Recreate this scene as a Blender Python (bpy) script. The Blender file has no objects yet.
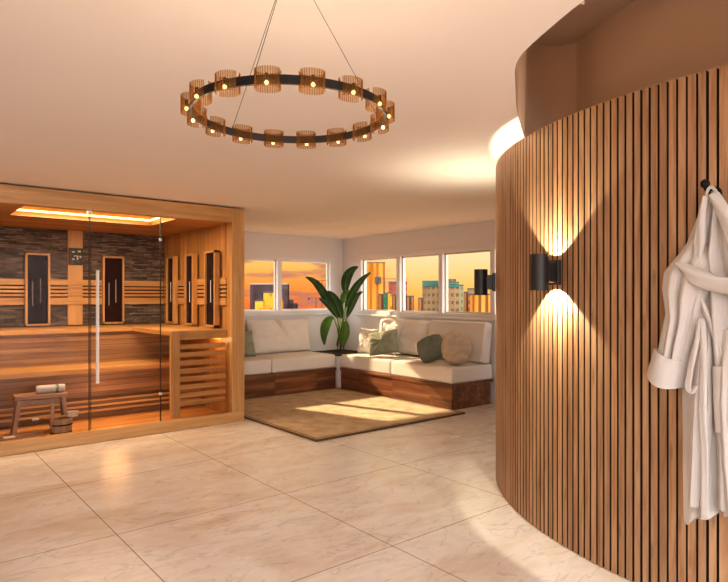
import bpy, bmesh, math, random
from mathutils import Vector, Matrix, noise
from mathutils.geometry import tessellate_polygon
random.seed(7)
PI = math.pi
sc = bpy.context.scene
col = sc.collection
CAM_H = 1.23
FOC = 591.0
F = Vector((.634, .7735, 0)); Rv = Vector((.7735, -.634, 0))
F.normalize(); Rv.normalize()

# ---------------------------------------------------------------- materials
def new_mat(name):
    m = bpy.data.materials.new(name); m.use_nodes = True
    nt = m.node_tree; nt.nodes.clear()
    out = nt.nodes.new('ShaderNodeOutputMaterial')
    return m, nt, out
def N(nt, typ, **kw):
    n = nt.nodes.new(typ)
    for k, v in kw.items():
        if k.startswith('i_'): n.inputs[k[2:].replace('_', ' ')].default_value = v
        else: setattr(n, k, v)
    return n
def rgba(c): return (c[0], c[1], c[2], 1)
def ramp(nt, stops):
    r = nt.nodes.new('ShaderNodeValToRGB')
    e = r.color_ramp.elements
    while len(e) > 1: e.remove(e[0])
    e[0].position = stops[0][0]; e[0].color = rgba(stops[0][1])
    for p, c in stops[1:]:
        x = e.new(p); x.color = rgba(c)
    return r
def coords(nt, scale=(1, 1, 1), rot=(0, 0, 0), loc=(0, 0, 0)):
    tc = N(nt, 'ShaderNodeTexCoord'); mp = N(nt, 'ShaderNodeMapping')
    mp.inputs['Scale'].default_value = scale; mp.inputs['Rotation'].default_value = rot; mp.inputs['Location'].default_value = loc
    nt.links.new(tc.outputs['Object'], mp.inputs['Vector'])
    return mp
def principled(nt, out, color=None, rough=.5, metal=0, spec=.5):
    b = N(nt, 'ShaderNodeBsdfPrincipled')
    b.inputs['Roughness'].default_value = rough; b.inputs['Metallic'].default_value = metal
    b.inputs['Specular IOR Level'].default_value = spec
    if color is not None: b.inputs['Base Color'].default_value = rgba(color)
    nt.links.new(b.outputs[0], out.inputs['Surface'])
    return b
def plain(name, color, rough=.5, metal=0, bump=0, bscale=60, vary=.06, vscale=3, spec=.5):
    m, nt, out = new_mat(name)
    b = principled(nt, out, color, rough, metal, spec)
    mp = coords(nt)
    nz = N(nt, 'ShaderNodeTexNoise'); nz.inputs['Scale'].default_value = vscale; nz.inputs['Detail'].default_value = 4
    nt.links.new(mp.outputs[0], nz.inputs['Vector'])
    r = ramp(nt, [(.3, [max(0, c*(1-vary)) for c in color]), (.7, [min(1, c*(1+vary)) for c in color])])
    nt.links.new(nz.outputs['Fac'], r.inputs['Fac']); nt.links.new(r.outputs[0], b.inputs['Base Color'])
    if bump:
        n2 = N(nt, 'ShaderNodeTexNoise'); n2.inputs['Scale'].default_value = bscale; n2.inputs['Detail'].default_value = 3
        nt.links.new(mp.outputs[0], n2.inputs['Vector'])
        bp = N(nt, 'ShaderNodeBump'); bp.inputs['Strength'].default_value = bump; bp.inputs['Distance'].default_value = .01
        nt.links.new(n2.outputs['Fac'], bp.inputs['Height']); nt.links.new(bp.outputs[0], b.inputs['Normal'])
    return m
def wood(name, dark, mid, light, axis='x', scale=1.0, rough=.45, attr=False, knots=.0, plank=None, gap=.004):
    """grain runs along axis; plank=(axis, width) draws joints between boards"""
    m, nt, out = new_mat(name)
    b = principled(nt, out, mid, rough)
    s = {'x': (.9, 14, 14), 'y': (14, .9, 14), 'z': (14, 14, .9)}[axis]
    mp = coords(nt, tuple(v*scale for v in s))
    vec = mp.outputs[0]
    tc = N(nt, 'ShaderNodeTexCoord')
    if plank:
        sep = N(nt, 'ShaderNodeSeparateXYZ'); nt.links.new(tc.outputs['Object'], sep.inputs[0])
        dv = N(nt, 'ShaderNodeMath', operation='DIVIDE'); dv.inputs[1].default_value = plank[1]
        nt.links.new(sep.outputs['xyz'.index(plank[0])], dv.inputs[0])
        fl = N(nt, 'ShaderNodeMath', operation='FLOOR'); nt.links.new(dv.outputs[0], fl.inputs[0])
        wn = N(nt, 'ShaderNodeTexWhiteNoise', noise_dimensions='1D'); nt.links.new(fl.outputs[0], wn.inputs['W'])
        add = N(nt, 'ShaderNodeVectorMath', operation='MULTIPLY_ADD')
        cmb = N(nt, 'ShaderNodeCombineXYZ')
        for k in range(3): nt.links.new(wn.outputs['Value'], cmb.inputs[k])
        nt.links.new(cmb.outputs[0], add.inputs[0]); add.inputs[1].default_value = (17, 17, 17); nt.links.new(mp.outputs[0], add.inputs[2])
        vec = add.outputs[0]
    n1 = N(nt, 'ShaderNodeTexNoise'); n1.inputs['Scale'].default_value = 1.3; n1.inputs['Detail'].default_value = 7; n1.inputs['Roughness'].default_value = .6; n1.inputs['Distortion'].default_value = .5
    nt.links.new(vec, n1.inputs['Vector'])
    r = ramp(nt, [(.28, dark), (.5, mid), (.72, light)])
    nt.links.new(n1.outputs['Fac'], r.inputs['Fac'])
    c = r.outputs[0]
    def mul(c, fac_out, lo, hi):
        mr = N(nt, 'ShaderNodeMapRange'); mr.inputs['To Min'].default_value = lo; mr.inputs['To Max'].default_value = hi
        nt.links.new(fac_out, mr.inputs['Value'])
        mx = N(nt, 'ShaderNodeVectorMath', operation='SCALE'); nt.links.new(c, mx.inputs[0]); nt.links.new(mr.outputs[0], mx.inputs['Scale'])
        return mx.outputs[0]
    if plank:
        c = mul(c, wn.outputs['Value'], .72, 1.22)
        fr = N(nt, 'ShaderNodeMath', operation='FRACT'); nt.links.new(dv.outputs[0], fr.inputs[0])
        gt = N(nt, 'ShaderNodeMath', operation='GREATER_THAN'); gt.inputs[1].default_value = gap/plank[1]; nt.links.new(fr.outputs[0], gt.inputs[0])
        c = mul(c, gt.outputs[0], .25, 1)
    if attr:
        at = N(nt, 'ShaderNodeAttribute', attribute_name='tone')
        c = mul(c, at.outputs['Fac'], .76, 1.24)
    if knots:
        v = N(nt, 'ShaderNodeTexVoronoi'); v.inputs['Scale'].default_value = 1.0
        mk = coords(nt, {'x': (1.6, 9, 9), 'y': (9, 1.6, 9), 'z': (16, 16, 3.2)}[axis]); nt.links.new(mk.outputs[0], v.inputs['Vector'])
        mr = N(nt, 'ShaderNodeMapRange'); mr.inputs['From Min'].default_value = .06; mr.inputs['From Max'].default_value = .16; mr.inputs['To Min'].default_value = 1-knots; mr.inputs['To Max'].default_value = 1
        nt.links.new(v.outputs['Distance'], mr.inputs['Value'])
        mx = N(nt, 'ShaderNodeVectorMath', operation='SCALE'); nt.links.new(c, mx.inputs[0]); nt.links.new(mr.outputs[0], mx.inputs['Scale']); c = mx.outputs[0]
    nt.links.new(c, b.inputs['Base Color'])
    bp = N(nt, 'ShaderNodeBump'); bp.inputs['Strength'].default_value = .15; bp.inputs['Distance'].default_value = .005
    nt.links.new(n1.outputs['Fac'], bp.inputs['Height']); nt.links.new(bp.outputs[0], b.inputs['Normal'])
    return m
def emit(name, color, strength):
    m, nt, out = new_mat(name)
    e = N(nt, 'ShaderNodeEmission'); e.inputs['Color'].default_value = rgba(color); e.inputs['Strength'].default_value = strength
    nt.links.new(e.outputs[0], out.inputs['Surface']); return m
def glass(name, tint=(1, 1, 1), gloss=.08, rough=.02, diffuse=0, dcol=(.5, .3, .1)):
    m, nt, out = new_mat(name)
    t = N(nt, 'ShaderNodeBsdfTransparent'); t.inputs['Color'].default_value = rgba(tint)
    g = N(nt, 'ShaderNodeBsdfGlossy'); g.inputs['Roughness'].default_value = rough
    fr = N(nt, 'ShaderNodeLayerWeight'); fr.inputs['Blend'].default_value = .25
    ml = N(nt, 'ShaderNodeMath', operation='MULTIPLY_ADD'); ml.inputs[1].default_value = .010; ml.inputs[2].default_value = gloss*.02
    nt.links.new(fr.outputs['Fresnel'], ml.inputs[0])
    mx = N(nt, 'ShaderNodeMixShader'); nt.links.new(ml.outputs[0], mx.inputs[0]); nt.links.new(t.outputs[0], mx.inputs[1]); nt.links.new(g.outputs[0], mx.inputs[2])
    last = mx
    if diffuse:
        d = N(nt, 'ShaderNodeBsdfTranslucent'); d.inputs['Color'].default_value = rgba(dcol)
        m2 = N(nt, 'ShaderNodeMixShader'); m2.inputs[0].default_value = diffuse
        nt.links.new(mx.outputs[0], m2.inputs[1]); nt.links.new(d.outputs[0], m2.inputs[2]); last = m2
    nt.links.new(last.outputs[0], out.inputs['Surface']); return m
def marble():
    m, nt, out = new_mat('polished_stone_tiles')
    b = principled(nt, out, (.6, .5, .4), .22, 0, .5)
    mp = coords(nt)
    def noise_(scale, detail, dist=0, vec=None):
        n = N(nt, 'ShaderNodeTexNoise'); n.inputs['Scale'].default_value = scale; n.inputs['Detail'].default_value = detail; n.inputs['Distortion'].default_value = dist
        nt.links.new(vec or mp.outputs[0], n.inputs['Vector']); return n
    st = coords(nt, (1, 2.2, 1), (0, 0, .5))
    n1 = noise_(1.3, 7, 1.1, st.outputs[0])
    r1 = ramp(nt, [(.22, (.64, .52, .42)), (.40, (.76, .67, .60)), (.55, (.84, .79, .76)), (.72, (.80, .69, .58))])
    nt.links.new(n1.outputs['Fac'], r1.inputs['Fac'])
    n2 = noise_(1.6, 8, 2.0, st.outputs[0])
    # thin veins where the noise crosses .5
    ab = N(nt, 'ShaderNodeMath', operation='SUBTRACT'); ab.inputs[1].default_value = .5; nt.links.new(n2.outputs['Fac'], ab.inputs[0])
    a2 = N(nt, 'ShaderNodeMath', operation='ABSOLUTE'); nt.links.new(ab.outputs[0], a2.inputs[0])
    mr = N(nt, 'ShaderNodeMapRange'); mr.inputs['From Max'].default_value = .016; mr.inputs['To Min'].default_value = .80; nt.links.new(a2.outputs[0], mr.inputs['Value'])
    n3 = noise_(9, 7, 1.2, st.outputs[0])
    m3 = N(nt, 'ShaderNodeMapRange'); m3.inputs['To Min'].default_value = .86; m3.inputs['To Max'].default_value = 1.12; nt.links.new(n3.outputs['Fac'], m3.inputs['Value'])
    mu = N(nt, 'ShaderNodeMath', operation='MULTIPLY'); nt.links.new(mr.outputs[0], mu.inputs[0]); nt.links.new(m3.outputs[0], mu.inputs[1])
    s1 = N(nt, 'ShaderNodeVectorMath', operation='SCALE'); nt.links.new(r1.outputs[0], s1.inputs[0]); nt.links.new(mu.outputs[0], s1.inputs['Scale'])
    # joints every 1.01 m
    sep = N(nt, 'ShaderNodeSeparateXYZ'); nt.links.new(mp.outputs[0], sep.inputs[0])
    ws = []
    for k, off in ((0, .95), (1, 2.17)):
        a = N(nt, 'ShaderNodeMath', operation='SUBTRACT'); a.inputs[1].default_value = off-10*1.01-.5*1.01; nt.links.new(sep.outputs[k], a.inputs[0])
        d = N(nt, 'ShaderNodeMath', operation='DIVIDE'); d.inputs[1].default_value = 1.01; nt.links.new(a.outputs[0], d.inputs[0])
        f = N(nt, 'ShaderNodeMath', operation='FRACT'); nt.links.new(d.outputs[0], f.inputs[0])
        g = N(nt, 'ShaderNodeMath', operation='SUBTRACT'); g.inputs[1].default_value = .5; nt.links.new(f.outputs[0], g.inputs[0])
        h = N(nt, 'ShaderNodeMath', operation='ABSOLUTE'); nt.links.new(g.outputs[0], h.inputs[0]); ws.append(h)
    mn = N(nt, 'ShaderNodeMath', operation='MINIMUM'); nt.links.new(ws[0].outputs[0], mn.inputs[0]); nt.links.new(ws[1].outputs[0], mn.inputs[1])
    j = N(nt, 'ShaderNodeMath', operation='GREATER_THAN'); j.inputs[1].default_value = .0025; nt.links.new(mn.outputs[0], j.inputs[0])
    mx = N(nt, 'ShaderNodeMix', data_type='RGBA'); nt.links.new(j.outputs[0], mx.inputs['Factor']); mx.inputs['A'].default_value = (.22, .14, .09, 1); nt.links.new(s1.outputs[0], mx.inputs['B'])
    nt.links.new(mx.outputs['Result'], b.inputs['Base Color'])
    rr = N(nt, 'ShaderNodeMapRange'); rr.inputs['To Min'].default_value = .20; rr.inputs['To Max'].default_value = .30; nt.links.new(n3.outputs['Fac'], rr.inputs['Value']); nt.links.new(rr.outputs[0], b.inputs['Roughness'])
    return m
def stacked_stone():
    m, nt, out = new_mat('stacked_slate')
    b = principled(nt, out, (.1, .07, .05), .75)
    tc = N(nt, 'ShaderNodeTexCoord'); sp = N(nt, 'ShaderNodeSeparateXYZ'); nt.links.new(tc.outputs['Object'], sp.inputs[0])
    cb = N(nt, 'ShaderNodeCombineXYZ'); nt.links.new(sp.outputs[0], cb.inputs[0]); nt.links.new(sp.outputs[2], cb.inputs[1])
    br = N(nt, 'ShaderNodeTexBrick'); br.offset = .37; br.squash = .6; br.squash_frequency = 3
    br.inputs['Scale'].default_value = 1; br.inputs['Brick Width'].default_value = .17; br.inputs['Row Height'].default_value = .018
    br.inputs['Mortar Size'].default_value = .002; br.inputs['Bias'].default_value = -.1
    br.inputs['Color1'].default_value = (.045, .032, .027, 1); br.inputs['Color2'].default_value = (.20, .145, .115, 1); br.inputs['Mortar'].default_value = (.012, .008, .006, 1)
    nt.links.new(cb.outputs[0], br.inputs['Vector'])
    mp = coords(nt, (9, 9, 40)); nz = N(nt, 'ShaderNodeTexNoise'); nz.inputs['Scale'].default_value = 1.2; nz.inputs['Detail'].default_value = 5; nt.links.new(mp.outputs[0], nz.inputs['Vector'])
    mr = N(nt, 'ShaderNodeMapRange'); mr.inputs['From Min'].default_value = .3; mr.inputs['From Max'].default_value = .7; mr.inputs['To Min'].default_value = .5; mr.inputs['To Max'].default_value = 1.7; nt.links.new(nz.outputs['Fac'], mr.inputs['Value'])
    s = N(nt, 'ShaderNodeVectorMath', operation='SCALE'); nt.links.new(br.outputs['Color'], s.inputs[0]); nt.links.new(mr.outputs[0], s.inputs['Scale']); nt.links.new(s.outputs[0], b.inputs['Base Color'])
    rgb = N(nt, 'ShaderNodeRGBToBW'); nt.links.new(s.outputs[0], rgb.inputs[0])
    bp = N(nt, 'ShaderNodeBump'); bp.inputs['Strength'].default_value = .8; bp.inputs['Distance'].default_value = .03; nt.links.new(rgb.outputs[0], bp.inputs['Height']); nt.links.new(bp.outputs[0], b.inputs['Normal'])
    return m
def rug_mat():
    m, nt, out = new_mat('woven_jute')
    b = principled(nt, out, (.4, .27, .13), .9, 0, .1)
    mp = coords(nt)
    n1 = N(nt, 'ShaderNodeTexNoise'); n1.inputs['Scale'].default_value = 7; n1.inputs['Detail'].default_value = 6; nt.links.new(mp.outputs[0], n1.inputs['Vector'])
    r = ramp(nt, [(.3, (.48, .34, .21)), (.5, (.60, .45, .29)), (.7, (.70, .55, .38))]); nt.links.new(n1.outputs['Fac'], r.inputs['Fac'])
    w = N(nt, 'ShaderNodeTexWave'); w.inputs['Scale'].default_value = 26; w.inputs['Distortion'].default_value = 1.5; w.inputs['Detail'].default_value = 2; nt.links.new(mp.outputs[0], w.inputs['Vector'])
    mr = N(nt, 'ShaderNodeMapRange'); mr.inputs['To Min'].default_value = .8; mr.inputs['To Max'].default_value = 1.12; nt.links.new(w.outputs['Fac'], mr.inputs['Value'])
    s = N(nt, 'ShaderNodeVectorMath', operation='SCALE'); nt.links.new(r.outputs[0], s.inputs[0]); nt.links.new(mr.outputs[0], s.inputs['Scale']); nt.links.new(s.outputs[0], b.inputs['Base Color'])
    bp = N(nt, 'ShaderNodeBump'); bp.inputs['Strength'].default_value = .4; bp.inputs['Distance'].default_value = .004; nt.links.new(w.outputs['Fac'], bp.inputs['Height']); nt.links.new(bp.outputs[0], b.inputs['Normal'])
    return m
def facade(name, c1, c2, dark, nx=.35, nz=.28, fx=.35, fz=.4, tint=0):
    """a building facade: window grid in object metres"""
    m, nt, out = new_mat(name)
    b = principled(nt, out, c1, 1, 0, 0)
    tc = N(nt, 'ShaderNodeTexCoord'); sp = N(nt, 'ShaderNodeSeparateXYZ'); nt.links.new(tc.outputs['Object'], sp.inputs[0])
    ax = N(nt, 'ShaderNodeMath', operation='ADD'); nt.links.new(sp.outputs[0], ax.inputs[0]); nt.links.new(sp.outputs[1], ax.inputs[1])
    def cell(o, freq, frac):
        a = N(nt, 'ShaderNodeMath', operation='MULTIPLY'); a.inputs[1].default_value = freq; nt.links.new(o, a.inputs[0])
        f = N(nt, 'ShaderNodeMath', operation='FRACT'); nt.links.new(a.outputs[0], f.inputs[0])
        l = N(nt, 'ShaderNodeMath', operation='LESS_THAN'); l.inputs[1].default_value = frac; nt.links.new(f.outputs[0], l.inputs[0]); return l
    l1 = cell(ax.outputs[0], nx*2.2, fx); l2 = cell(sp.outputs[2], nz*2.2, fz)
    mu = N(nt, 'ShaderNodeMath', operation='MULTIPLY'); nt.links.new(l1.outputs[0], mu.inputs[0]); nt.links.new(l2.outputs[0], mu.inputs[1])
    nz_ = N(nt, 'ShaderNodeTexNoise'); nz_.inputs['Scale'].default_value = 1; nz_.inputs['Detail'].default_value = 4
    mpf = coords(nt, (.9, .9, .09)); nt.links.new(mpf.outputs[0], nz_.inputs['Vector'])
    r = ramp(nt, [(.34, [v*.45 for v in c1]), (.46, c1), (.66, c2)]); nt.links.new(nz_.outputs['Fac'], r.inputs['Fac'])
    mx = N(nt, 'ShaderNodeMix', data_type='RGBA'); nt.links.new(mu.outputs[0], mx.inputs['Factor']); nt.links.new(r.outputs[0], mx.inputs['A']); mx.inputs['B'].default_value = rgba(dark)
    nt.links.new(mx.outputs['Result'], b.inputs['Base Color'])
    return m

M = {}
M['wall'] = plain('painted_plaster', (.80, .745, .71), .85, bump=.05, bscale=90, vary=.02, vscale=1)
M['ceil'] = plain('ceiling_paint', (.86, .79, .73), .8, bump=.03, bscale=40, vary=.02, vscale=.8)
M['taupe'] = plain('taupe_paint', (.50, .345, .24), .7, bump=.03, vary=.03, vscale=1)
M['floor'] = marble()
M['cedar_x'] = wood('cedar_along_x', (.35, .160, .045), (.53, .27, .085), (.65, .37, .135), 'x', 1.0)
M['cedar_y'] = wood('cedar_along_y', (.35, .160, .045), (.53, .27, .085), (.65, .37, .135), 'y', 1.0)
M['cedar_z'] = wood('cedar_along_z', (.35, .160, .045), (.53, .27, .085), (.65, .37, .135), 'z', 1.0)
M['cedar_planks'] = wood('cedar_vertical_planks', (.30, .12, .03), (.44, .20, .055), (.54, .28, .085), 'z', 1.0, plank=('y', .095), gap=.003)
M['cedar_ceiling'] = wood('cedar_ceiling_planks', (.30, .12, .03), (.44, .20, .055), (.54, .28, .085), 'x', 1.0, plank=('y', .095), gap=.003)
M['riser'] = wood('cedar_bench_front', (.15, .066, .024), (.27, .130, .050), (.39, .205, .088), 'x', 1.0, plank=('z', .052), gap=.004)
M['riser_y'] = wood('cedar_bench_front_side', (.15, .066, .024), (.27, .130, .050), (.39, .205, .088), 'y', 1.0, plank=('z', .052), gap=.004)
M['deck'] = wood('cedar_duckboard', (.40, .14, .03), (.58, .24, .06), (.68, .33, .10), 'x', 1.0, plank=('y', .075), gap=.008)
M['slat'] = wood('pine_slats', (.25, .105, .040), (.41, .215, .10), (.54, .32, .165), 'z', 2.4, attr=True, knots=.35, rough=.5)
M['slatside'] = plain('slat_side_shade', (.030, .014, .010), .8, spec=.1)  # near-black side colour stands for the shade in the gaps between slats
M['backing'] = plain('dark_felt', (.012, .007, .006), .95)
M['stone'] = stacked_stone()
M['acacia'] = wood('acacia_boards', (.045, .013, .006), (.20, .065, .022), (.44, .17, .055), 'x', .8, rough=.35, plank=('x', .63), gap=.002)
M['acacia_y'] = wood('acacia_boards_y', (.045, .013, .006), (.20, .065, .022), (.44, .17, .055), 'y', .8, rough=.35, plank=('y', .63), gap=.002)
M['oak_pale'] = wood('pale_oak', (.24, .12, .05), (.36, .20, .10), (.46, .28, .15), 'z', 1.5)
M['oak_x'] = wood('pale_oak_x', (.20, .09, .04), (.32, .16, .075), (.42, .24, .12), 'x', 1.2)
M['blackglass'] = plain('dark_heater_glass', (.018, .009, .009), .2, spec=.1)
M['black'] = plain('black_metal', (.018, .016, .016), .42, .3)
M['bronze'] = plain('dark_bronze_band', (.014, .011, .010), .5, .0, spec=.12)
M['steel'] = plain('brushed_steel', (.62, .58, .54), .3, .9)
M['white'] = plain('white_frame_paint', (.80, .77, .74), .45, vary=.02)
M['cream'] = plain('cream_linen', (.80, .72, .63), .9, bump=.25, bscale=240, vary=.04, vscale=9, spec=.15)
M['cream2'] = plain('cream_linen_pale', (.82, .745, .665), .9, bump=.2, bscale=240, vary=.03, spec=.15)
M['beige'] = plain('beige_crinkled_linen', (.58, .46, .34), .9, bump=.6, bscale=45, vary=.14, vscale=16, spec=.1)
M['sage'] = plain('sage_linen', (.29, .30, .21), .9, bump=.4, bscale=180, vary=.12, vscale=10, spec=.1)
M['darksage'] = plain('dark_sage_linen', (.17, .19, .14), .9, bump=.4, bscale=180, vary=.12, vscale=10, spec=.1)
M['terry'] = plain('terry_cotton', (.58, .53, .49), .95, bump=.2, bscale=300, vary=.03, vscale=12, spec=.1)
M['leaf'] = plain('leaf_green', (.025, .075, .016), .35, vary=.3, vscale=9)
M['leafl'] = plain('leaf_light_green', (.09, .20, .02), .4, vary=.3, vscale=9)
M['stem'] = plain('stem_brown_green', (.07, .055, .022), .6, vary=.3, vscale=20)
M['soil'] = plain('soil', (.02, .013, .01), .95)
M['glass'] = glass('clear_pane', (.97, .97, .97), .06)
M['saunaglass'] = glass('sauna_glass', (.93, .90, .88), .06)
M['edge'] = plain('dark_glass_edge', (.045, .022, .015), .5, .0, spec=.1)
M['amber'] = glass('ribbed_amber_glass', (.83, .70, .54), .3, .15, .13, (.50, .28, .12))
M['bulb'] = emit('bulb_glow', (1, .66, .30), 4)
M['led'] = emit('led_glow', (1, .62, .18), 9)
M['diffuser'] = emit('diffuser_glow', (1, .52, .09), 2.2)
M['sconce_led'] = emit('sconce_glow', (1, .8, .5), 10)
M['rug'] = rug_mat()
M['rugb'] = plain('dark_brown_binding', (.10, .05, .022), .9, bump=.3)
M['lcdtext'] = plain('pale_display_marks', (.5, .45, .4), .5)

# ---------------------------------------------------------------- mesh helpers
class MB:
    def __init__(s): s.bm = bmesh.new()
    def box(s, c, size, rot=None, bev=0, seg=2):
        mat = Matrix.Translation(Vector(c))
        if rot is not None: mat = mat @ (rot if isinstance(rot, Matrix) else Matrix.Rotation(rot, 4, 'Z'))
        r = bmesh.ops.create_cube(s.bm, size=1, matrix=mat @ Matrix.Diagonal((size[0], size[1], size[2], 1)))
        if bev:
            es = list({e for v in r['verts'] for e in v.link_edges})
            bmesh.ops.bevel(s.bm, geom=es, offset=bev, segments=seg, profile=.5, affect='EDGES')
        return s
    def bx(s, x0, x1, y0, y1, z0, z1, bev=0):
        return s.box(((x0+x1)/2, (y0+y1)/2, (z0+z1)/2), (abs(x1-x0), abs(y1-y0), abs(z1-z0)), None, bev)
    def cyl(s, p0, p1, r0, r1=None, seg=20, caps=True):
        r1 = r0 if r1 is None else r1
        p0, p1 = Vector(p0), Vector(p1); d = p1-p0
        q = d.to_track_quat('Z', 'Y').to_matrix().to_4x4()
        bmesh.ops.create_cone(s.bm, cap_ends=caps, segments=seg, radius1=r0, radius2=r1, depth=d.length, matrix=Matrix.Translation((p0+p1)/2) @ q)
        return s
    def tube(s, pts, rad, seg=8):
        pts = [Vector(p) for p in pts]; rings = []
        n = len(pts)
        up = Vector((0, 0, 1))
        for i, p in enumerate(pts):
            t = (pts[min(i+1, n-1)]-pts[max(i-1, 0)]).normalized()
            a = t.cross(up)
            if a.length < .05: a = t.cross(Vector((1, 0, 0)))
            a.normalize(); b = a.cross(t)
            r = rad[i] if isinstance(rad, (list, tuple)) else rad
            rings.append([s.bm.verts.new(p+a*(r*math.cos(2*PI*k/seg))+b*(r*math.sin(2*PI*k/seg))) for k in range(seg)])
        for i in range(n-1):
            for k in range(seg):
                s.bm.faces.new((rings[i][k], rings[i][(k+1) % seg], rings[i+1][(k+1) % seg], rings[i+1][k]))
        s.bm.faces.new(rings[0][::-1]); s.bm.faces.new(rings[-1])
        return s
    def lathe(s, prof, c=(0, 0, 0), seg=32):
        rings = []
        for r, z in prof:
            rings.append([s.bm.verts.new((c[0]+r*math.cos(2*PI*k/seg), c[1]+r*math.sin(2*PI*k/seg), c[2]+z)) for k in range(seg)])
        for i in range(len(rings)-1):
            for k in range(seg):
                s.bm.faces.new((rings[i][k], rings[i][(k+1) % seg], rings[i+1][(k+1) % seg], rings[i+1][k]))
        return s
    def grid(s, rows, closed_u=False, cap=False):
        vs = [[s.bm.verts.new(p) for p in row] for row in rows]
        n = len(vs[0])
        for i in range(len(vs)-1):
            for k in range(n if closed_u else n-1):
                s.bm.faces.new((vs[i][k], vs[i][(k+1) % n], vs[i+1][(k+1) % n], vs[i+1][k]))
        if cap:
            s.bm.faces.new(vs[0][::-1]); s.bm.faces.new(vs[-1])
        return s
    def build(s, name, mat, parent=None, smooth=False, local=False, subsurf=0):
        bm = s.bm
        bmesh.ops.recalc_face_normals(bm, faces=bm.faces)
        me = bpy.data.meshes.new(name)
        if parent is not None and not local:
            inv = chain(parent).inverted()
            bm.transform(inv)
        bm.to_mesh(me); bm.free()
        me.materials.append(mat)
        if smooth:
            for p in me.polygons: p.use_smooth = True
            if smooth == 'auto':
                try: me.set_sharp_from_angle(angle=math.radians(40))
                except Exception: pass
        o = bpy.data.objects.new(name, me); col.objects.link(o)
        if parent is not None: o.parent = parent
        if subsurf:
            md = o.modifiers.new('sub', 'SUBSURF'); md.levels = subsurf; md.render_levels = subsurf
        return o
def chain(o):
    m = Matrix.LocRotScale(o.location, o.rotation_euler, o.scale)
    return (chain(o.parent) @ m) if o.parent else m
def thing(name, label, cat, loc=(0, 0, 0), rz=0, group=None):
    o = bpy.data.objects.new(name, None); col.objects.link(o); o.empty_display_size = .1
    o.location = loc; o.rotation_euler = (0, 0, rz)
    o['label'] = label; o['category'] = cat
    if group: o['group'] = group
    return o
def tag(o, label, cat, group=None):
    o['label'] = label; o['category'] = cat
    if group: o['group'] = group
    return o
def struct(o): o['kind'] = 'structure'; return o
def recentre(o):
    """put the origin of a single-mesh thing at its base"""
    vs = [v.co for v in o.data.vertices]
    c = Vector(((min(v.x for v in vs)+max(v.x for v in vs))/2, (min(v.y for v in vs)+max(v.y for v in vs))/2, min(v.z for v in vs)))
    o.data.transform(Matrix.Translation(-c)); o.location = c
    return o
def copy_tree(o, parent=None):
    c = o.copy(); col.objects.link(c)
    if parent is not None: c.parent = parent
    for ch in list(o.children): copy_tree(ch, c)
    return c

# ---------------------------------------------------------------- key dimensions
CEIL = 2.115
YW = 7.22          # window wall beyond the sauna
XW = 5.50          # window wall behind the long sofa
CX, CY, CR = 4.58, .93, 2.094      # curved slatted wall

# ---------------------------------------------------------------- room shell
struct(MB().bx(-2.2, XW+.15, -2.6, YW+.15, -.08, 0).build('floor', M['floor']))

def opening_wall(name, axis, c0, c1, a0, a1, z1, holes):
    """wall slab between c0 and c1 with holes (a, b, zlo, zhi)"""
    mb = MB()
    def seg(p, q, lo, hi):
        if q-p < 1e-4: return
        if axis == 'x': mb.bx(p, q, c0, c1, lo, hi)
        else: mb.bx(c0, c1, p, q, lo, hi)
    cur = a0
    for (p, q, lo, hi) in holes:
        seg(cur, p, 0, z1); seg(p, q, 0, lo); seg(p, q, hi, z1); cur = q
    seg(cur, a1, 0, z1)
    return struct(mb.build(name, M['wall']))
WZ0, WZ1 = 1.02, 1.80
opening_wall('wall_left', 'x', YW, YW+.15, -2.2, XW+.15, CEIL+.05, [(2.87, 5.31, WZ0-.01, WZ1-.01)])
opening_wall('wall_back', 'y', XW, XW+.15, -.5, YW, CEIL+.05, [(3.52, 6.83, WZ0-.02, WZ1+.02)])

def window(name, axis, plane, cuts, zl, zh, depth=.10):
    """axis: direction along the wall; cuts: positions of jambs and mullions"""
    root = thing_struct(name)
    def B(mb, a0, a1, d0, d1, z0, z1, bev=.004):
        if axis == 'x': mb.bx(a0, a1, plane+d0, plane+d1, z0, z1, bev)
        else: mb.bx(plane+d0, plane+d1, a0, a1, z0, z1, bev)
    fr = MB()
    B(fr, cuts[0]-.03, cuts[-1]+.03, -.015, depth, zh-.035, zh+.02)
    B(fr, cuts[0]-.03, cuts[-1]+.03, -.015, depth, zl-.02, zl+.03)
    for i, c in enumerate(cuts):
        w = .034 if 0 < i < len(cuts)-1 else .03
        B(fr, c-w, c+w, -.014, depth, zl+.03, zh-.035)
    fr.build('window_frame', M['white'], root)
    s = MB(); B(s, cuts[0]-.06, cuts[-1]+.06, -.045, .01, zl-.045, zl-.02); s.build('window_sill', M['white'], root)
    for a, b in zip(cuts[:-1], cuts[1:]):
        sash = MB()
        for z in (zl+.038, zh-.045): B(sash, a+.034, b-.034, .035, .065, z-.010, z+.010, .002)
        for x in (a+.044, b-.044): B(sash, x-.010, x+.010, .035, .065, zl+.04, zh-.045, .002)
        sash.build('sash', M['steel'], root)
        g = MB(); B(g, a+.034, b-.034, .048, .052, zl+.03, zh-.035, 0); g.build('window_pane', M['glass'], root)
def thing_struct(name):
    o = bpy.data.objects.new(name, None); col.objects.link(o); o['kind'] = 'structure'; o.empty_display_size = .1
    return o
window('window_1', 'x', YW, [2.90, 3.43, 4.37, 5.28], WZ0-.01, WZ1-.01)  # hidden first pane added to widen the sun patch on the rug
window('window_2', 'y', XW, [3.55, 4.35, 5.17, 5.96, 6.80], WZ0-.02, WZ1+.02)
struct(MB().bx(-1.75, -1.6, -.8, YW, 0, CEIL).build('wall_light_block', M['wall']))  # unseen wall, added to darken the room towards the sauna
struct(MB().bx(2.86, XW, YW-.012, YW-.001, 0, .07).build('baseboard_left', M['white']))
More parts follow.
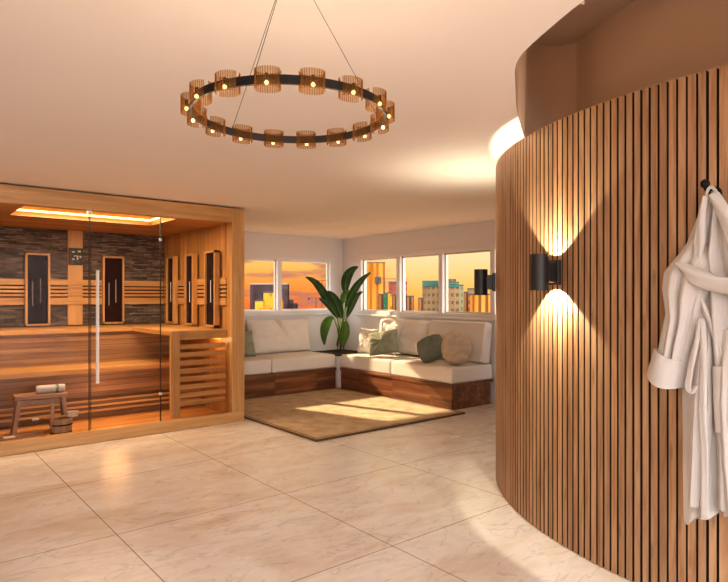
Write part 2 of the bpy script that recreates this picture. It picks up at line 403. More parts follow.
struct(MB().bx(XW-.012, XW-.001, 3.0, 4.30, 0, .07).build('baseboard_back', M['white']))

# ceiling with an oval raised recess that ends on the curved wall
rim = [(2.714, 1.943), (2.33, 1.707), (2.053, 1.508), (1.90, 1.40), (1.818, 1.316), (1.76, 1.22), (1.701, 1.107), (1.622, .948), (1.56, .74), (1.54, .5), (1.56, .2), (1.65, -.1), (1.85, -.42), (2.15, -.68), (2.5, -.82)]
def smooth_poly(p, it=2):
    for _ in range(it):
        q = [p[0]]
        for a, b in zip(p[:-1], p[1:]):
            q += [(a[0]*.75+b[0]*.25, a[1]*.75+b[1]*.25), (a[0]*.25+b[0]*.75, a[1]*.25+b[1]*.75)]
        q.append(p[-1]); p = q
    return p
rim = smooth_poly([(3.15, 1.88), (3.12, 2.0), (3.0, 2.05), (2.86, 2.02)]+rim+[(2.8, -.80), (3.1, -.62), (3.25, -.20)])
def ang(p): return math.atan2(p[1]-CY, p[0]-CX) % (2*PI)
a_end, a_start = ang(rim[-1]), ang(rim[0])
arc = [(CX+(CR-.377)*math.cos(a_end+(a_start-a_end)*k/48), CY+(CR-.377)*math.sin(a_end+(a_start-a_end)*k/48)) for k in range(1, 48)]
hole = rim + arc
outer = [(-2.2, -2.6), (XW+.15, -2.6), (XW+.15, YW+.15), (-2.2, YW+.15)]
mb = MB()
pts = outer+hole
tris = tessellate_polygon([[Vector((x, y, 0)) for x, y in outer], [Vector((x, y, 0)) for x, y in hole]])
for zz in (CEIL, CEIL+.10):
    vs = [mb.bm.verts.new((x, y, zz)) for x, y in pts]
    for t in tris: mb.bm.faces.new([vs[i] for i in t])
for ring in (outer,):
    n = len(ring)
    for k in range(n):
        a, b = ring[k], ring[(k+1) % n]
        mb.bm.faces.new([mb.bm.verts.new(p) for p in ((a[0], a[1], CEIL), (b[0], b[1], CEIL), (b[0], b[1], CEIL+.10), (a[0], a[1], CEIL+.10))])
bmesh.ops.remove_doubles(mb.bm, verts=mb.bm.verts, dist=1e-4)
ceiling = struct(mb.build('ceiling', M['ceil']))
RZ = 2.72
mb = MB()
n = len(hole)
for k in range(n):
    a, b = hole[k], hole[(k+1) % n]
    mb.bm.faces.new([mb.bm.verts.new(p) for p in ((a[0], a[1], CEIL+.001), (b[0], b[1], CEIL+.001), (b[0], b[1], RZ), (a[0], a[1], RZ))])
bmesh.ops.remove_doubles(mb.bm, verts=mb.bm.verts, dist=1e-4)
for zz in (RZ-.0005, RZ+.05):
    vs = [mb.bm.verts.new((x, y, zz)) for x, y in hole]
    for t in tessellate_polygon([[Vector((x, y, 0)) for x, y in hole]]): mb.bm.faces.new([vs[i] for i in t])
rec = mb.build('ceiling_recess', M['taupe'], ceiling, smooth=True)

# curved wall: dark backing plus slats
A0, A1 = math.radians(75), math.radians(222)
mb = MB()
rows = []
for k in range(97):
    a = A0+(A1-A0)*k/96
    c, s_ = math.cos(a), math.sin(a)
    rows.append([(CX+r*c, CY+r*s_, z) for r, z in ((CR-.045, 0), (CR-.045, CEIL-.003), (CR-.10, CEIL-.003), (CR-.10, 0))])
mb.grid(rows, closed_u=True, cap=True)
wall_right = struct(mb.build('wall_right', M['backing'], smooth='auto'))
mb = MB(); step = .038/CR; tones = []
ns = int((A1-A0)/step)
for k in range(ns):
    a = A0+(k+.5)*step
    w = .0285*random.choice([.94, 1, 1.04, 1.08])
    m4 = Matrix.Translation((CX+(CR-.0225)*math.cos(a), CY+(CR-.0225)*math.sin(a), CEIL/2)) @ Matrix.Rotation(a, 4, 'Z')
    before = len(mb.bm.faces)
    r = bmesh.ops.create_cube(mb.bm, size=1, matrix=m4 @ Matrix.Diagonal((.045, w, CEIL-.006, 1)))
    t = random.gauss(.5, .2); t = min(1, max(0, t))
    tones += [t]*(len(mb.bm.faces)-before)
bm = mb.bm
slats = mb.build('slat_cladding', M['slat'], wall_right)
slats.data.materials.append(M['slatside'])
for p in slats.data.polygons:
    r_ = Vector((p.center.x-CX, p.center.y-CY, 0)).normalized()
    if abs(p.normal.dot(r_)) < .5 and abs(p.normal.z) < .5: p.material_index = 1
at_ = slats.data.attributes.new('tone', 'FLOAT', 'FACE')
for i, t in enumerate(tones): at_.data[i].value = t

# ---------------------------------------------------------------- sauna
SX0, SX1, SY0, SY1 = -.12, 2.80, 5.29, 7.17
SZ = 2.10; IZ = 1.965; FZ = .06
sauna = thing('sauna_cabin', 'glass-fronted honey cedar sauna cabin with glowing ceiling panel', 'sauna', ((SX0+SX1)/2, (SY0+SY1)/2, 0))
def sp(mb, name, mat, parent=None, **k): return mb.build(name, mat, parent or sauna, **k)
sp(MB().bx(SX0, SX1, SY0, SY0+.09, 0, .10, .003), 'threshold', M['cedar_x'])
sp(MB().bx(SX0+.0, SX1, SY0+.09, SY1, 0, .04), 'base', M['cedar_x'])
sp(MB().bx(SX0+.05, 2.67, SY0+.09, 7.1, .04, FZ), 'floor_deck', M['deck'])
sp(MB().bx(SX0, SX1-.135, SY0, SY0+.10, IZ-.005, SZ, .003), 'top_beam', M['cedar_x'])
sp(MB().bx(2.665, SX1, SY0-.004, SY0+.11, .10, SZ, .003), 'corner_post', M['cedar_z'])
sp(MB().bx(SX0, SX0+.12, SY0-.004, SY0+.11, .10, SZ, .003), 'corner_post', M['cedar_z'])
sp(MB().bx(2.68, SX1-.003, SY0+.11, SY1, .04, SZ), 'side_wall', M['cedar_planks'])
sp(MB().bx(SX0+.003, SX0+.06, SY0+.11, SY1, .04, SZ), 'side_wall', M['cedar_planks'])
sp(MB().bx(SX0+.06, 2.68, 7.10, SY1, .04, SZ), 'back_wall', M['stone'])
# roof with light tray
LX0, LX1, LY0, LY1 = .90, 2.16, 5.43, 6.10
rf = MB()
for (a, b, c, d) in ((SX0+.06, LX0, SY0+.1, 7.10), (LX1, 2.68, SY0+.1, 7.10), (LX0, LX1, SY0+.1, LY0), (LX0, LX1, LY1, 7.10)):
    rf.bx(a, b, c, d, IZ, SZ-.03)
rf.bx(SX0+.06, 2.68, SY0+.1, 7.10, SZ-.03, SZ)
sp(rf, 'roof_panel', M['cedar_ceiling'])
sp(MB().bx(LX0+.002, LX1-.002, LY0+.002, LY1-.002, SZ-.045, SZ-.032), 'light_panel', M['diffuser'])
for (p, q) in (((LX0+.01, LY1-.02), (LX1-.01, LY1-.02)), ((LX0+.01, LY0+.02), (LX1-.01, LY0+.02)), ((LX0+.02, LY0+.03), (LX0+.02, LY1-.03)), ((LX1-.02, LY0+.03), (LX1-.02, LY1-.03))):
    sp(MB().cyl((p[0], p[1], IZ+.05), (q[0], q[1], IZ+.05), .008, seg=10), 'light_strip', M['led'])
# back wall woodwork
sp(MB().bx(1.60, 1.75, 7.078, 7.10, .92, IZ, .002), 'vertical_board', M['cedar_z'])
def band(name, lo, hi, th=.02):
    sp(MB().bx(SX0+.07, 2.655, 7.10-th-.012, 7.10-.012+.0, lo, hi, .002), name, M['cedar_x'])
    sp(MB().bx(2.68-th-.004, 2.679, SY0+.12, 7.06, lo, hi, .002), name, M['cedar_y'])
sp(MB().bx(SX0+.07, 2.655, 7.086, 7.0985, 1.21, 1.37), 'rail_backing', M['backing'])
sp(MB().bx(2.668, 2.6795, SY0+.12, 7.06, 1.21, 1.37), 'rail_backing', M['backing'])
band('rail_board', 1.358, 1.42); band('rail_board', 1.147, 1.222)
for lo, hi in ((1.318, 1.343), (1.277, 1.302), (1.237, 1.262)): band('rail_slat', lo, hi, .018)
cp = sp(MB().bx(1.605, 1.745, 7.045, 7.078, 1.585, 1.77, .004), 'control_panel', M['black'])
mb = MB()
for (u, v, w, h) in ((.2, .72, .18, .08), (.62, .75, .22, .1), (.35, .5, .3, .05), (.55, .3, .1, .22), (.22, .28, .14, .1), (.75, .42, .12, .12)):
    x = 1.605+.14*u; z = 1.585+.185*v
    sp(MB().bx(x, x+.14*w, 7.041, 7.046, z, z+.185*h), 'display_mark', M['lcdtext'], cp)

# infrared heaters
def heater(x0, x1, y0, y1, z0, z1, axis):
    root_h = None
    if axis == 'x':
        fm = MB()
        fm.bx(x0, x1, 7.03, 7.077, z0, z0+.02).bx(x0, x1, 7.03, 7.077, z1-.02, z1).bx(x0, x0+.02, 7.03, 7.077, z0, z1).bx(x1-.02, x1, 7.03, 7.077, z0, z1)
        f = sp(fm, 'heater_panel', M['cedar_z'])
        sp(MB().bx(x0+.02, x1-.02, 7.05, 7.078, z0+.02, z1-.02), 'heater_glass', M['blackglass'], f)
        for u in (.3, .62): sp(MB().cyl((x0+(x1-x0)*u, 7.046, z0+.18+.1*u), (x0+(x1-x0)*u, 7.046, z1-.34+.12*u), .0035, seg=8), 'heater_tube', M['steel'], f)
    else:
        fm = MB(); X = 2.60
        fm.bx(X, 2.655, y0, y1, z0, z0+.02).bx(X, 2.655, y0, y1, z1-.02, z1).bx(X, 2.655, y0, y0+.02, z0, z1).bx(X, 2.655, y1-.02, y1, z0, z1)
        f = sp(fm, 'heater_panel', M['cedar_z'])
        sp(MB().bx(X+.02, 2.656, y0+.02, y1-.02, z0+.02, z1-.02), 'heater_glass', M['blackglass'], f)
        sp(MB().cyl((X+.016, (y0+y1)/2, z0+.25), (X+.016, (y0+y1)/2, z1-.3), .0035, seg=8), 'heater_tube', M['steel'], f)
heater(1.18, 1.415, 0, 0, .925, 1.695, 'x'); heater(1.95, 2.185, 0, 0, .925, 1.695, 'x')
heater(0, 0, 6.62, 6.85, .925, 1.70, 'y'); heater(0, 0, 6.08, 6.31, .925, 1.70, 'y'); heater(0, 0, 5.54, 5.79, .925, 1.70, 'y')
# benches
BZ, BL = .91, .55
ub = sp(MB().bx(SX0+.06, 2.68, 6.50, 7.10, BZ-.045, BZ, .003), 'upper_bench', M['cedar_x'])
sp(MB().bx(2.10, 2.68, 5.43, 6.499, BZ-.045, BZ, .003), 'upper_bench', M['cedar_y'])
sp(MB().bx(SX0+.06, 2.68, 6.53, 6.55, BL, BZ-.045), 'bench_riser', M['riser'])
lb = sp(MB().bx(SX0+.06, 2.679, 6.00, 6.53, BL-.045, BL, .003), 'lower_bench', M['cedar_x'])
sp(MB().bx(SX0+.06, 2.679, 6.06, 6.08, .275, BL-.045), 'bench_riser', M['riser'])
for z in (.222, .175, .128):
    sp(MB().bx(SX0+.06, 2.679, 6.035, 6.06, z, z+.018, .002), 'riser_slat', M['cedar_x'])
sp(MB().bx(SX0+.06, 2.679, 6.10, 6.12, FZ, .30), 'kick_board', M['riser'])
# slatted bench end
ge = sp(MB().bx(2.105, 2.19, 5.405, 5.45, FZ, BZ, .003), 'bench_end_post', M['cedar_z'])
sp(MB().bx(2.19, 2.665, 5.405, 5.45, BZ-.085, BZ, .003), 'bench_end_rail', M['cedar_x'])
for k in range(8):
    z = BZ-.155-k*.077
    sp(MB().box((2.427, 5.43, z), (.475, .022, .045), Matrix.Rotation(math.radians(-25), 4, 'X'), .003), 'bench_end_slat', M['cedar_x'])
# glass front
GY = 5.335
sp(MB().bx(SX0+.12, 1.368, GY, GY+.008, .10, IZ-.005), 'glass_panel', M['saunaglass'])
sp(MB().bx(1.984, 2.665, GY, GY+.008, .10, IZ-.005), 'glass_panel', M['saunaglass'])
dr = sp(MB().bx(1.380, 1.974, GY, GY+.008, .11, IZ-.012), 'glass_door', M['saunaglass'])
sp(MB().bx(1.3665, 1.3740, GY-.002, GY+.010, .10, IZ-.005), 'glass_edge', M['edge'])
sp(MB().bx(1.381, 1.3845, GY-.002, GY+.010, .11, IZ-.012), 'glass_edge', M['edge'], dr)
sp(MB().bx(1.9755, 1.982, GY-.004, GY+.012, .10, IZ-.005), 'glass_edge', M['edge'])
hd = MB()
hd.tube([(1.425, GY-.045, .50), (1.425, GY-.045, 1.455)], .0135, 12)
for z in (.62, 1.34): hd.cyl((1.425, GY-.045, z), (1.425, GY+.001, z), .007)
sp(hd, 'door_handle', M['white'], dr, smooth='auto')
for z in (.35, 1.75):
    sp(MB().bx(1.967, 1.99, GY-.012, GY+.018, z-.012, z+.012, .003), 'door_hinge', M['steel'], dr)
sp(MB().bx(1.357, 1.393, GY-.006, GY+.014, IZ-.035, IZ-.003, .002), 'glass_clip', M['steel'])
# glowing box added for the warm light on the side wall behind the slats
sp(MB().bx(2.669, 2.6795, 5.56, 5.74, .80, .85), 'wall_glow_box', emit('wall_glow', (1, .50, .10), 2.2))
def point(name, loc, color, watts, r=.05):
    l = bpy.data.lights.new(name, 'POINT'); l.energy = watts; l.color = color; l.shadow_soft_size = r
    o = bpy.data.objects.new(name, l); col.objects.link(o); o.location = loc; return o
point('bench_glow', (2.56, 5.62, .78), (1, .55, .2), 1.6)
point('floor_glow', (1.7, 5.70, .36), (1, .50, .18), 2.2, .12)
def area(name, loc, size, color, watts, rot=(0, 0, 0)):
    l = bpy.data.lights.new(name, 'AREA'); l.shape = 'RECTANGLE'; l.size, l.size_y = size; l.energy = watts; l.color = color
    o = bpy.data.objects.new(name, l); col.objects.link(o); o.location = loc; o.rotation_euler = rot; return o
area('sauna_panel_light', ((LX0+LX1)/2, (LY0+LY1)/2, IZ+.03), (1.1, .55), (1, .76, .48), 34)

# stool, towel, bucket, ladle, tray
st = thing('wooden_stool', 'small splayed-leg wooden stool standing on the sauna floor', 'stool', (1.075, 5.72, FZ), math.radians(-4))
H = .338
MB().box((0, 0, H-.016), (.40, .20, .032), None, .004).build('seat', M['oak_x'], st, local=True)
for sx in (-1, 1):
    mb = MB()
    xt, xb = sx*.165, sx*.205
    rows = []
    for x, z in ((xt, H-.032), (xb, 0)):
        rows.append([(x-.016, -.09, z), (x+.016, -.09, z), (x+.016, .09, z), (x-.016, .09, z)])
    mb.grid(rows, closed_u=True, cap=True)
    mb.build('leg', M['oak_pale'], st, local=True)
MB().box((0, 0, H-.075), (.335, .02, .05), None, .003).build('stretcher', M['oak_x'], st, local=True)
mb = MB(); rows = []
for i in range(15):
    x = -.11+.22*i/14
    e = 1-.10*abs(i/7-1)**6
    ring = []
    for k in range(28):
        a = 2*PI*k/28
        r = .040*e*(1+.05*math.sin(3*a+.4)+.015*math.sin(i*1.7+a*2))
        ring.append((x, r*1.15*math.cos(a), .036+r*.9*math.sin(a)))
    rows.append(ring)
mb.grid(rows, closed_u=True, cap=True)
tw = thing('rolled_towel', 'rolled cream towel lying on the wooden sauna stool', 'towel', (1.15, 5.70, FZ+H), math.radians(-6))
mb.build('towel_roll', M['terry'], tw, smooth=True, local=True)
mb = MB(); rows = []
for x in (.035, .06):
    rows.append([(x, .0475*math.cos(2*PI*k/28), .036+.0385*math.sin(2*PI*k/28)) for k in range(28)])
mb.grid(rows, closed_u=True, cap=True).build('towel_band', M['darksage'], tw, local=True)
bk = thing('sauna_bucket', 'small round wooden stave bucket with one tall stave handle', 'bucket', (1.185, 5.475, FZ))
MB().lathe([(0, 0), (.078, 0), (.087, .15), (.078, .15), (.070, .02), (0, .02)], seg=30).build('bucket_body', M['oak_pale'], bk, local=True, smooth='auto')
for z, r in ((.035, .0815), (.10, .0855)):
    MB().lathe([(r-.001, z-.006), (r+.002, z-.006), (r+.002, z+.006), (r-.001, z+.006)], seg=30).build('bucket_hoop', M['bronze'], bk, local=True)
MB().box((-.072, -.03, .19), (.028, .012, .20), Matrix.Rotation(.0, 4, 'Z'), .004).build('bucket_handle', M['oak_pale'], bk, local=True)
ld = thing('sauna_ladle', 'long-handled wooden ladle laid across the bucket rim', 'ladle', (1.165, 5.475, FZ+.150))
MB().tube([(-.145, .01, .012), (-.05, .0, .008), (.07, -.0, .014)], [.007, .007, .008], 10).build('ladle_handle', M['oak_pale'], ld, local=True, smooth=True)
MB().lathe([(0, -.005), (.040, 0), (.046, .042), (.041, .042), (.036, .008), (0, .006)], (.108, 0, .004), 24).build('ladle_cup', plain('birch', (.66, .52, .38), .6), ld, local=True, smooth='auto')
MB().tube([(-.195, .012, .009), (-.145, .01, .011)], [.011, .009], 10).build('ladle_grip', M['terry'], ld, local=True, smooth=True)
tr = thing('wooden_tray', 'low wooden tray on the sauna floor left of the bucket', 'tray', (.83, 5.46, FZ))
MB().box((0, 0, .008), (.42, .12, .016), None, .002).build('tray_base', M['oak_x'], tr, local=True)
for y in (-.06, .06): MB().box((0, y, .026), (.42, .012, .044), None, .002).build('tray_side', M['oak_x'], tr, local=True)
for x in (-.205, .205): MB().box((x, 0, .026), (.012, .112, .044), None, .002).build('tray_end', M['oak_x'], tr, local=True)
tb = MB().box((.80, 5.455, FZ+.016+.0185), (.085, .05, .037), .1, .008).build('soap_bar', M['terry'])
tag(recentre(tb), 'small pale soap bar lying in the wooden tray', 'soap')

# ---------------------------------------------------------------- rug
rug = thing('area_rug', 'beige woven area rug with dark brown border before the sofas', 'rug', (3.80, 5.22, 0))
RX0, RX1, RY0, RY1 = 2.86, 4.76, 4.13, 6.34
MB().bx(RX0+.05, RX1-.05, RY0+.05, RY1-.05, .001, .016).build('rug_field', M['rug'], rug)
mb = MB()
for (a, b, c, d) in ((RX0, RX1, RY0, RY0+.018), (RX0, RX1, RY1-.018, RY1), (RX0, RX0+.018, RY0+.018, RY1-.018), (RX1-.018, RX1, RY0+.018, RY1-.018)):
    mb.bx(a, b, c, d, .001, .017)
mb.build('rug_border', M['rugb'], rug)
mb = MB()
for (a, b, c, d) in ((RX0+.018, RX1-.018, RY0+.018, RY0+.036), (RX0+.018, RX1-.018, RY1-.036, RY1-.018), (RX0+.018, RX0+.036, RY0+.036, RY1-.036), (RX1-.036, RX1-.018, RY0+.036, RY1-.036)):
    mb.bx(a, b, c, d, .001, .0165)
mb.build('rug_edge_band', M['rug'], rug)
mb = MB()
for (a, b, c, d) in ((RX0+.036, RX1-.036, RY0+.036, RY0+.05), (RX0+.036, RX1-.036, RY1-.05, RY1-.036), (RX0+.036, RX0+.05, RY0+.05, RY1-.05), (RX1-.05, RX1-.036, RY0+.05, RY1-.05)):
    mb.bx(a, b, c, d, .001, .0168)
mb.build('rug_inner_stripe', M['rugb'], rug)

# ---------------------------------------------------------------- sofas
def puff(mb, w, h, t, n=40, power=4, pinch=.05, wr=.0, seed=0, crease=None, sag=0, rd=0, hz=0):
    """pillow in the XZ plane, thickness along Y, centred"""
    def P(i, j, s):
        u = -1+2*i/n; v = -1+2*j/n
        e = max(0, (1-abs(u)**power)*(1-abs(v)**power))**.5
        x = w/2*u*(1-pinch*(1-v*v)); z = h/2*v*(1-pinch*(1-u*u))
        x *= 1-rd+rd*math.sqrt(1-v*v/2); z *= 1-rd+rd*math.sqrt(1-u*u/2)
        if sag: z -= sag*(1-v)*.0 + sag*(v > 0)*v*(1-u*u)
        q = noise.noise(Vector((u*2.2+seed, v*2.2, s*.7+seed)))
        rad = noise.noise(Vector((math.atan2(v, u)*2.2+seed, (u*u+v*v)*.8, seed*1.3)))
        y = s*t/2*e*(1+.12*q) + s*wr*rad*e
        if crease: y -= s*crease*e*math.exp(-((u-.12+.25*v)/.05)**2)*max(0, v+.1)
        if hz: y += s*e*hz*math.sin(v*13+1.5*noise.noise(Vector((u*1.5, v, seed))))*max(0, .55-v)
        z += wr*.4*noise.noise(Vector((u*4, seed, 0)))*(1-e)
        return Vector((x, y, z))
    f = [[P(i, j, 1) for i in range(n+1)] for j in range(n+1)]
    b = [[P(i, j, -1) for i in range(n+1)] for j in range(n+1)]
    mb.grid(f); mb.grid(b); bmesh.ops.remove_doubles(mb.bm, verts=mb.bm.verts, dist=2e-4)
    return mb
def cushion_box(x0, x1, y0, y1, z0, z1):
    """soft upholstered block"""
    mb = MB()
    sx, sy, sz = x1-x0, y1-y0, z1-z0
    r = bmesh.ops.create_cube(mb.bm, size=1, matrix=Matrix.Translation(((x0+x1)/2, (y0+y1)/2, (z0+z1)/2)) @ Matrix.Diagonal((sx, sy, sz, 1)))
    bmesh.ops.bevel(mb.bm, geom=list(mb.bm.edges), offset=.028, segments=4, profile=.6, affect='EDGES')
    bmesh.ops.subdivide_edges(mb.bm, edges=[e for e in mb.bm.edges if e.calc_length() > .2], cuts=8, use_grid_fill=True)
    for v in mb.bm.verts:
        u = 2*(v.co.x-x0)/sx-1; w = 2*(v.co.y-y0)/sy-1
        if v.co.z > z1-.01: v.co.z += .010*(1-u*u)*(1-w*w) + .003*noise.noise(v.co*6)
    return mb
def cushion(name_mat, x0, x1, y0, y1, z0, z1, label, cat='cushion', group='seat cushions of the corner sofas'):
    o = cushion_box(x0, x1, y0, y1, z0, z1).build('seat_cushion', name_mat, smooth=True)
    return tag(recentre(o), label, cat, group)
SB, SBt = .285, .46
LS = thing('sofa_base', 'low dark acacia plinth under the sofa along the wall beside the sauna', 'sofa', (3.8, 6.8, 0))
MB().bx(2.87, 4.735, 6.38, 7.16, 0, SB-.035, .003).build('plinth', M['acacia'], LS)
MB().bx(2.86, 4.742, 6.365, 7.18, SB-.035, SB, .003).build('top_board', M['acacia'], LS)
RS = thing('sofa_base', 'long dark acacia plinth under the sofa along the three-pane window wall', 'sofa', (5.1, 5.3, 0))
MB().bx(4.785, 5.44, 4.34, 6.325, 0, SB-.035, .003).build('plinth', M['acacia_y'], RS)
MB().bx(4.77, 5.475, 4.325, 6.33, SB-.035, SB, .003).build('top_board', M['acacia_y'], RS)
cushion(M['cream2'], 2.87, 3.755, 6.385, 7.17, SB, SBt, 'cream seat cushion next to the sauna, below the light green pillow')
cushion(M['cream2'], 3.765, 4.738, 6.385, 7.17, SB, SBt, 'cream seat cushion left of the plant, under the wide creased back cushion')
cushion(M['cream2'], 4.785, 5.47, 5.335, 6.33, SB, SBt, 'cream seat cushion right of the plant, under the sage pillow')
cushion(M['cream2'], 4.785, 5.47, 4.335, 5.325, SB, SBt, 'cream seat cushion at the open end of the sofa, under the dark green pillow')
def puff_thing(name, mat, w, h, t, loc, rz, lean, label, cat, group, roll=0, **k):
    mb = puff(MB(), w, h, t, **k)
    mb.bm.transform(Matrix.Translation((0, 0, h/2*.985)))
    mb.bm.transform(Matrix.Rotation(rz, 4, 'Z') @ Matrix.Rotation(lean, 4, 'X') @ Matrix.Rotation(roll, 4, 'Y'))
    zmin = min(v.co.z for v in mb.bm.verts)
    mb.bm.transform(Matrix.Translation((0, 0, -zmin)))
    o = mb.build(name, mat, smooth=True); o.location = loc
    return tag(o, label, cat, group)
Z0 = SBt+.006
gb = 'back cushions of the corner sofas'
puff_thing('back_cushion', M['cream'], .98, .46, .20, (4.25, 6.98, Z0), 0, math.radians(-10), 'wide cream back cushion with a centre crease, below the left window', 'cushion', gb, power=8, pinch=.02, wr=.01, seed=3, crease=.13)
puff_thing('back_cushion', M['cream'], .86, .46, .20, (3.30, 6.99, Z0), 0, math.radians(-10), 'cream back cushion partly hidden by the sauna, behind the light green pillow', 'cushion', gb, power=8, pinch=.02, wr=.01, seed=5)
puff_thing('back_cushion', M['cream'], .98, .47, .22, (5.345, 5.73, Z0), -PI/2, math.radians(-8), 'slumped sunlit cream back cushion behind the sage pillow', 'cushion', gb, power=5, pinch=.04, wr=.03, seed=8)
o = MB()
o.box((0, 0, .235), (.90, .14, .47), None, .03, 4)
o.bm.transform(Matrix.Rotation(-PI/2, 4, 'Z') @ Matrix.Rotation(math.radians(-7), 4, 'X'))
o.bm.transform(Matrix.Translation((0, 0, -min(v.co.z for v in o.bm.verts))))
o = o.build('back_cushion', M['cream2'], smooth=True); o.location = (5.355, 4.78, Z0)
tag(o, 'firm rectangular cream back cushion nearest the slatted wall', 'cushion', gb)
gp = 'scatter pillows on the corner sofas'
puff_thing('pillow', M['sage'], .40, .34, .15, (3.54, 6.72, Z0), math.radians(8), math.radians(-14), 'light green pillow beside the sauna on the left sofa', 'pillow', gp, pinch=.10, wr=.02, seed=1)
puff_thing('pillow', M['cream'], .34, .35, .13, (5.08, 6.14, Z0), -PI/2+.15, math.radians(-12), 'small cream pillow nearest the plant on the right sofa', 'pillow', gp, pinch=.10, wr=.03, seed=2)
puff_thing('pillow', M['cream'], .32, .40, .11, (5.17, 5.84, Z0), -PI/2+.1, math.radians(-10), 'cream pillow half hidden behind the sage pillow', 'pillow', gp, roll=.12, pinch=.12, wr=.03, seed=12)
puff_thing('pillow', M['sage'], .43, .33, .17, (4.97, 5.66, Z0), -PI/2+.45, math.radians(-20), 'sage green pillow left of centre on the right sofa', 'pillow', gp, roll=-.20, pinch=.10, wr=.03, seed=4, power=3, rd=.25)
puff_thing('pillow', M['darksage'], .33, .30, .18, (4.97, 4.76, Z0), -PI/2+.5, math.radians(-24), 'dark green pillow leaning beside the beige pillow', 'pillow', gp, roll=-.45, pinch=-.02, wr=.012, seed=6, power=3, rd=.45)
puff_thing('pillow', M['beige'], .32, .36, .21, (4.99, 4.43, Z0), -PI/2+.6, math.radians(-18), 'plump beige wrinkled pillow at the open end of the sofa', 'pillow', gp, roll=-.15, pinch=-.07, power=3, rd=.65, wr=.02, seed=9, hz=.012)

# planter in the corner with plant
pl = thing('corner_planter', 'white square corner planter box between the two sofas', 'planter', (5.1, 6.75, 0))
mb = MB()
mb.bx(4.755, 5.46, 6.345, 7.18, 0, .43, .012)
mb.build('planter_box', M['white'], pl)
MB().bx(4.745, 4.80, 6.335, 6.39, 0, .20, .006).build('corner_block', M['wall'], pl)
MB().bx(4.78, 5.43, 6.38, 7.15, .43, .438).build('soil', M['soil'], pl)

plant = thing('potted_plant', 'tall broad-leaved green plant growing from the corner planter', 'plant', (5.1, 6.75, .44))
PB = Vector((5.1, 6.75, 0))
PZ = 8.45
def pp(px, py, d=0):
    """point on the plant at its own distance: offsets in metres from the stem, d metres away from the viewer"""
    return PB + Rv*((px-340.8)/FOC*PZ) + F*d + Vector((0, 0, CAM_H+(297-py)/FOC*PZ))
def zz(x, y): return (300+x/5.54, 255+y/5.54)
def leaf(pts, width, mat, dpt, tilt=0.0, fold=.25):
    """pts: midrib in zoom pixels"""
    P3 = []
    n = 14
    ctl = [pp(*zz(x, y), d) for (x, y), d in zip(pts, dpt)]
    def bez(t):
        q = ctl[:]
        while len(q) > 1: q = [a.lerp(b, t) for a, b in zip(q[:-1], q[1:])]
        return q[0]
    mid = [bez(k/n) for k in range(n+1)]
    rows = []
    for k, p in enumerate(mid):
        t = k/n
        w = width*(math.sin(PI*min(1, t*.93+.035))**.75)*(1-.25*t)
        tan = (mid[min(k+1, n)]-mid[max(k-1, 0)]).normalized()
        side = tan.cross(F*math.cos(tilt)+Vector((0, 0, 1))*math.sin(tilt)).normalized()
        nrm = side.cross(tan).normalized()
        row = []
        for j in range(-4, 5):
            s_ = j/4
            row.append(p+side*(w*s_*(1-.15*abs(s_)))+nrm*(fold*w*abs(s_)+.006*math.sin(k*2.1+j)))
        rows.append(row)
    mb = MB(); mb.grid(rows)
    bmesh.ops.solidify(mb.bm, geom=list(mb.bm.faces), thickness=.002)
    lo = mb.build('leaf', mat, plant, smooth=True)
    rb = MB().tube([p+Vector((0, 0, .0))-F*.003 for p in mid], [.006*(1-.7*k/n) for k in range(n+1)], 6)
    rb.build('midrib', M['leafl'], lo, smooth=True)
    return ctl[0]
roots = []
L = []
L.append(leaf([(205, 345), (150, 260), (110, 140), (28, 122)], .085, M['leaf'], (0, .05, .1, .1), .2))
L.append(leaf([(255, 215), (238, 150), (265, 75), (322, 62)], .095, M['leaf'], (.1, .15, .2, .2), .0, .2))
L.append(leaf([(255, 290), (285, 215), (320, 150), (392, 98)], .072, M['leaf'], (-.05, -.1, -.1, -.1), .3))
L.append(leaf([(262, 345), (285, 290), (300, 225), (348, 203)], .065, M['leaf'], (-.1, -.15, -.2, -.2), .2))
L.append(leaf([(190, 345), (150, 355), (130, 410), (142, 492)], .092, M['leafl'], (-.1, -.15, -.2, -.2), .1))
L.append(leaf([(248, 358), (262, 395), (250, 450), (240, 503)], .085, M['leafl'], (-.12, -.2, -.25, -.25), .0))
L.append(leaf([(212, 350), (190, 300), (160, 260), (112, 243)], .07, M['leaf'], (-.1, -.15, -.2, -.2), .2))
L.append(leaf([(232, 350), (215, 300), (195, 230), (155, 200)], .10, M['leaf'], (-.02, -.05, -.05, -.02), .0))
L.append(leaf([(235, 270), (235, 235), (250, 205), (272, 192)], .062, M['leafl'], (.1, .1, .1, .12), .1))  # backlit leaf: light shining through is put into the paler green
for p in L:
    b0 = PB+Vector((random.uniform(-.03, .03), random.uniform(-.03, .03), .60))
    MB().tube([b0, b0.lerp(p, .5)+Vector((random.uniform(-.01, .01), 0, .03)), p], [.010, .008, .006], 8).build('leaf_stalk', M['leafl'], plant, smooth=True)
for dx, r in ((-.035, .020), (.035, .024), (0.0, .016)):
    b = PB+Rv*dx
    MB().tube([b+Vector((0, 0, .438)), b+Rv*dx*.3+Vector((0, 0, .55)), b+Vector((0, 0, .70))-Rv*dx*.5], [r*1.2, r, r*.7], 10).build('trunk', M['stem'], plant, smooth=True)

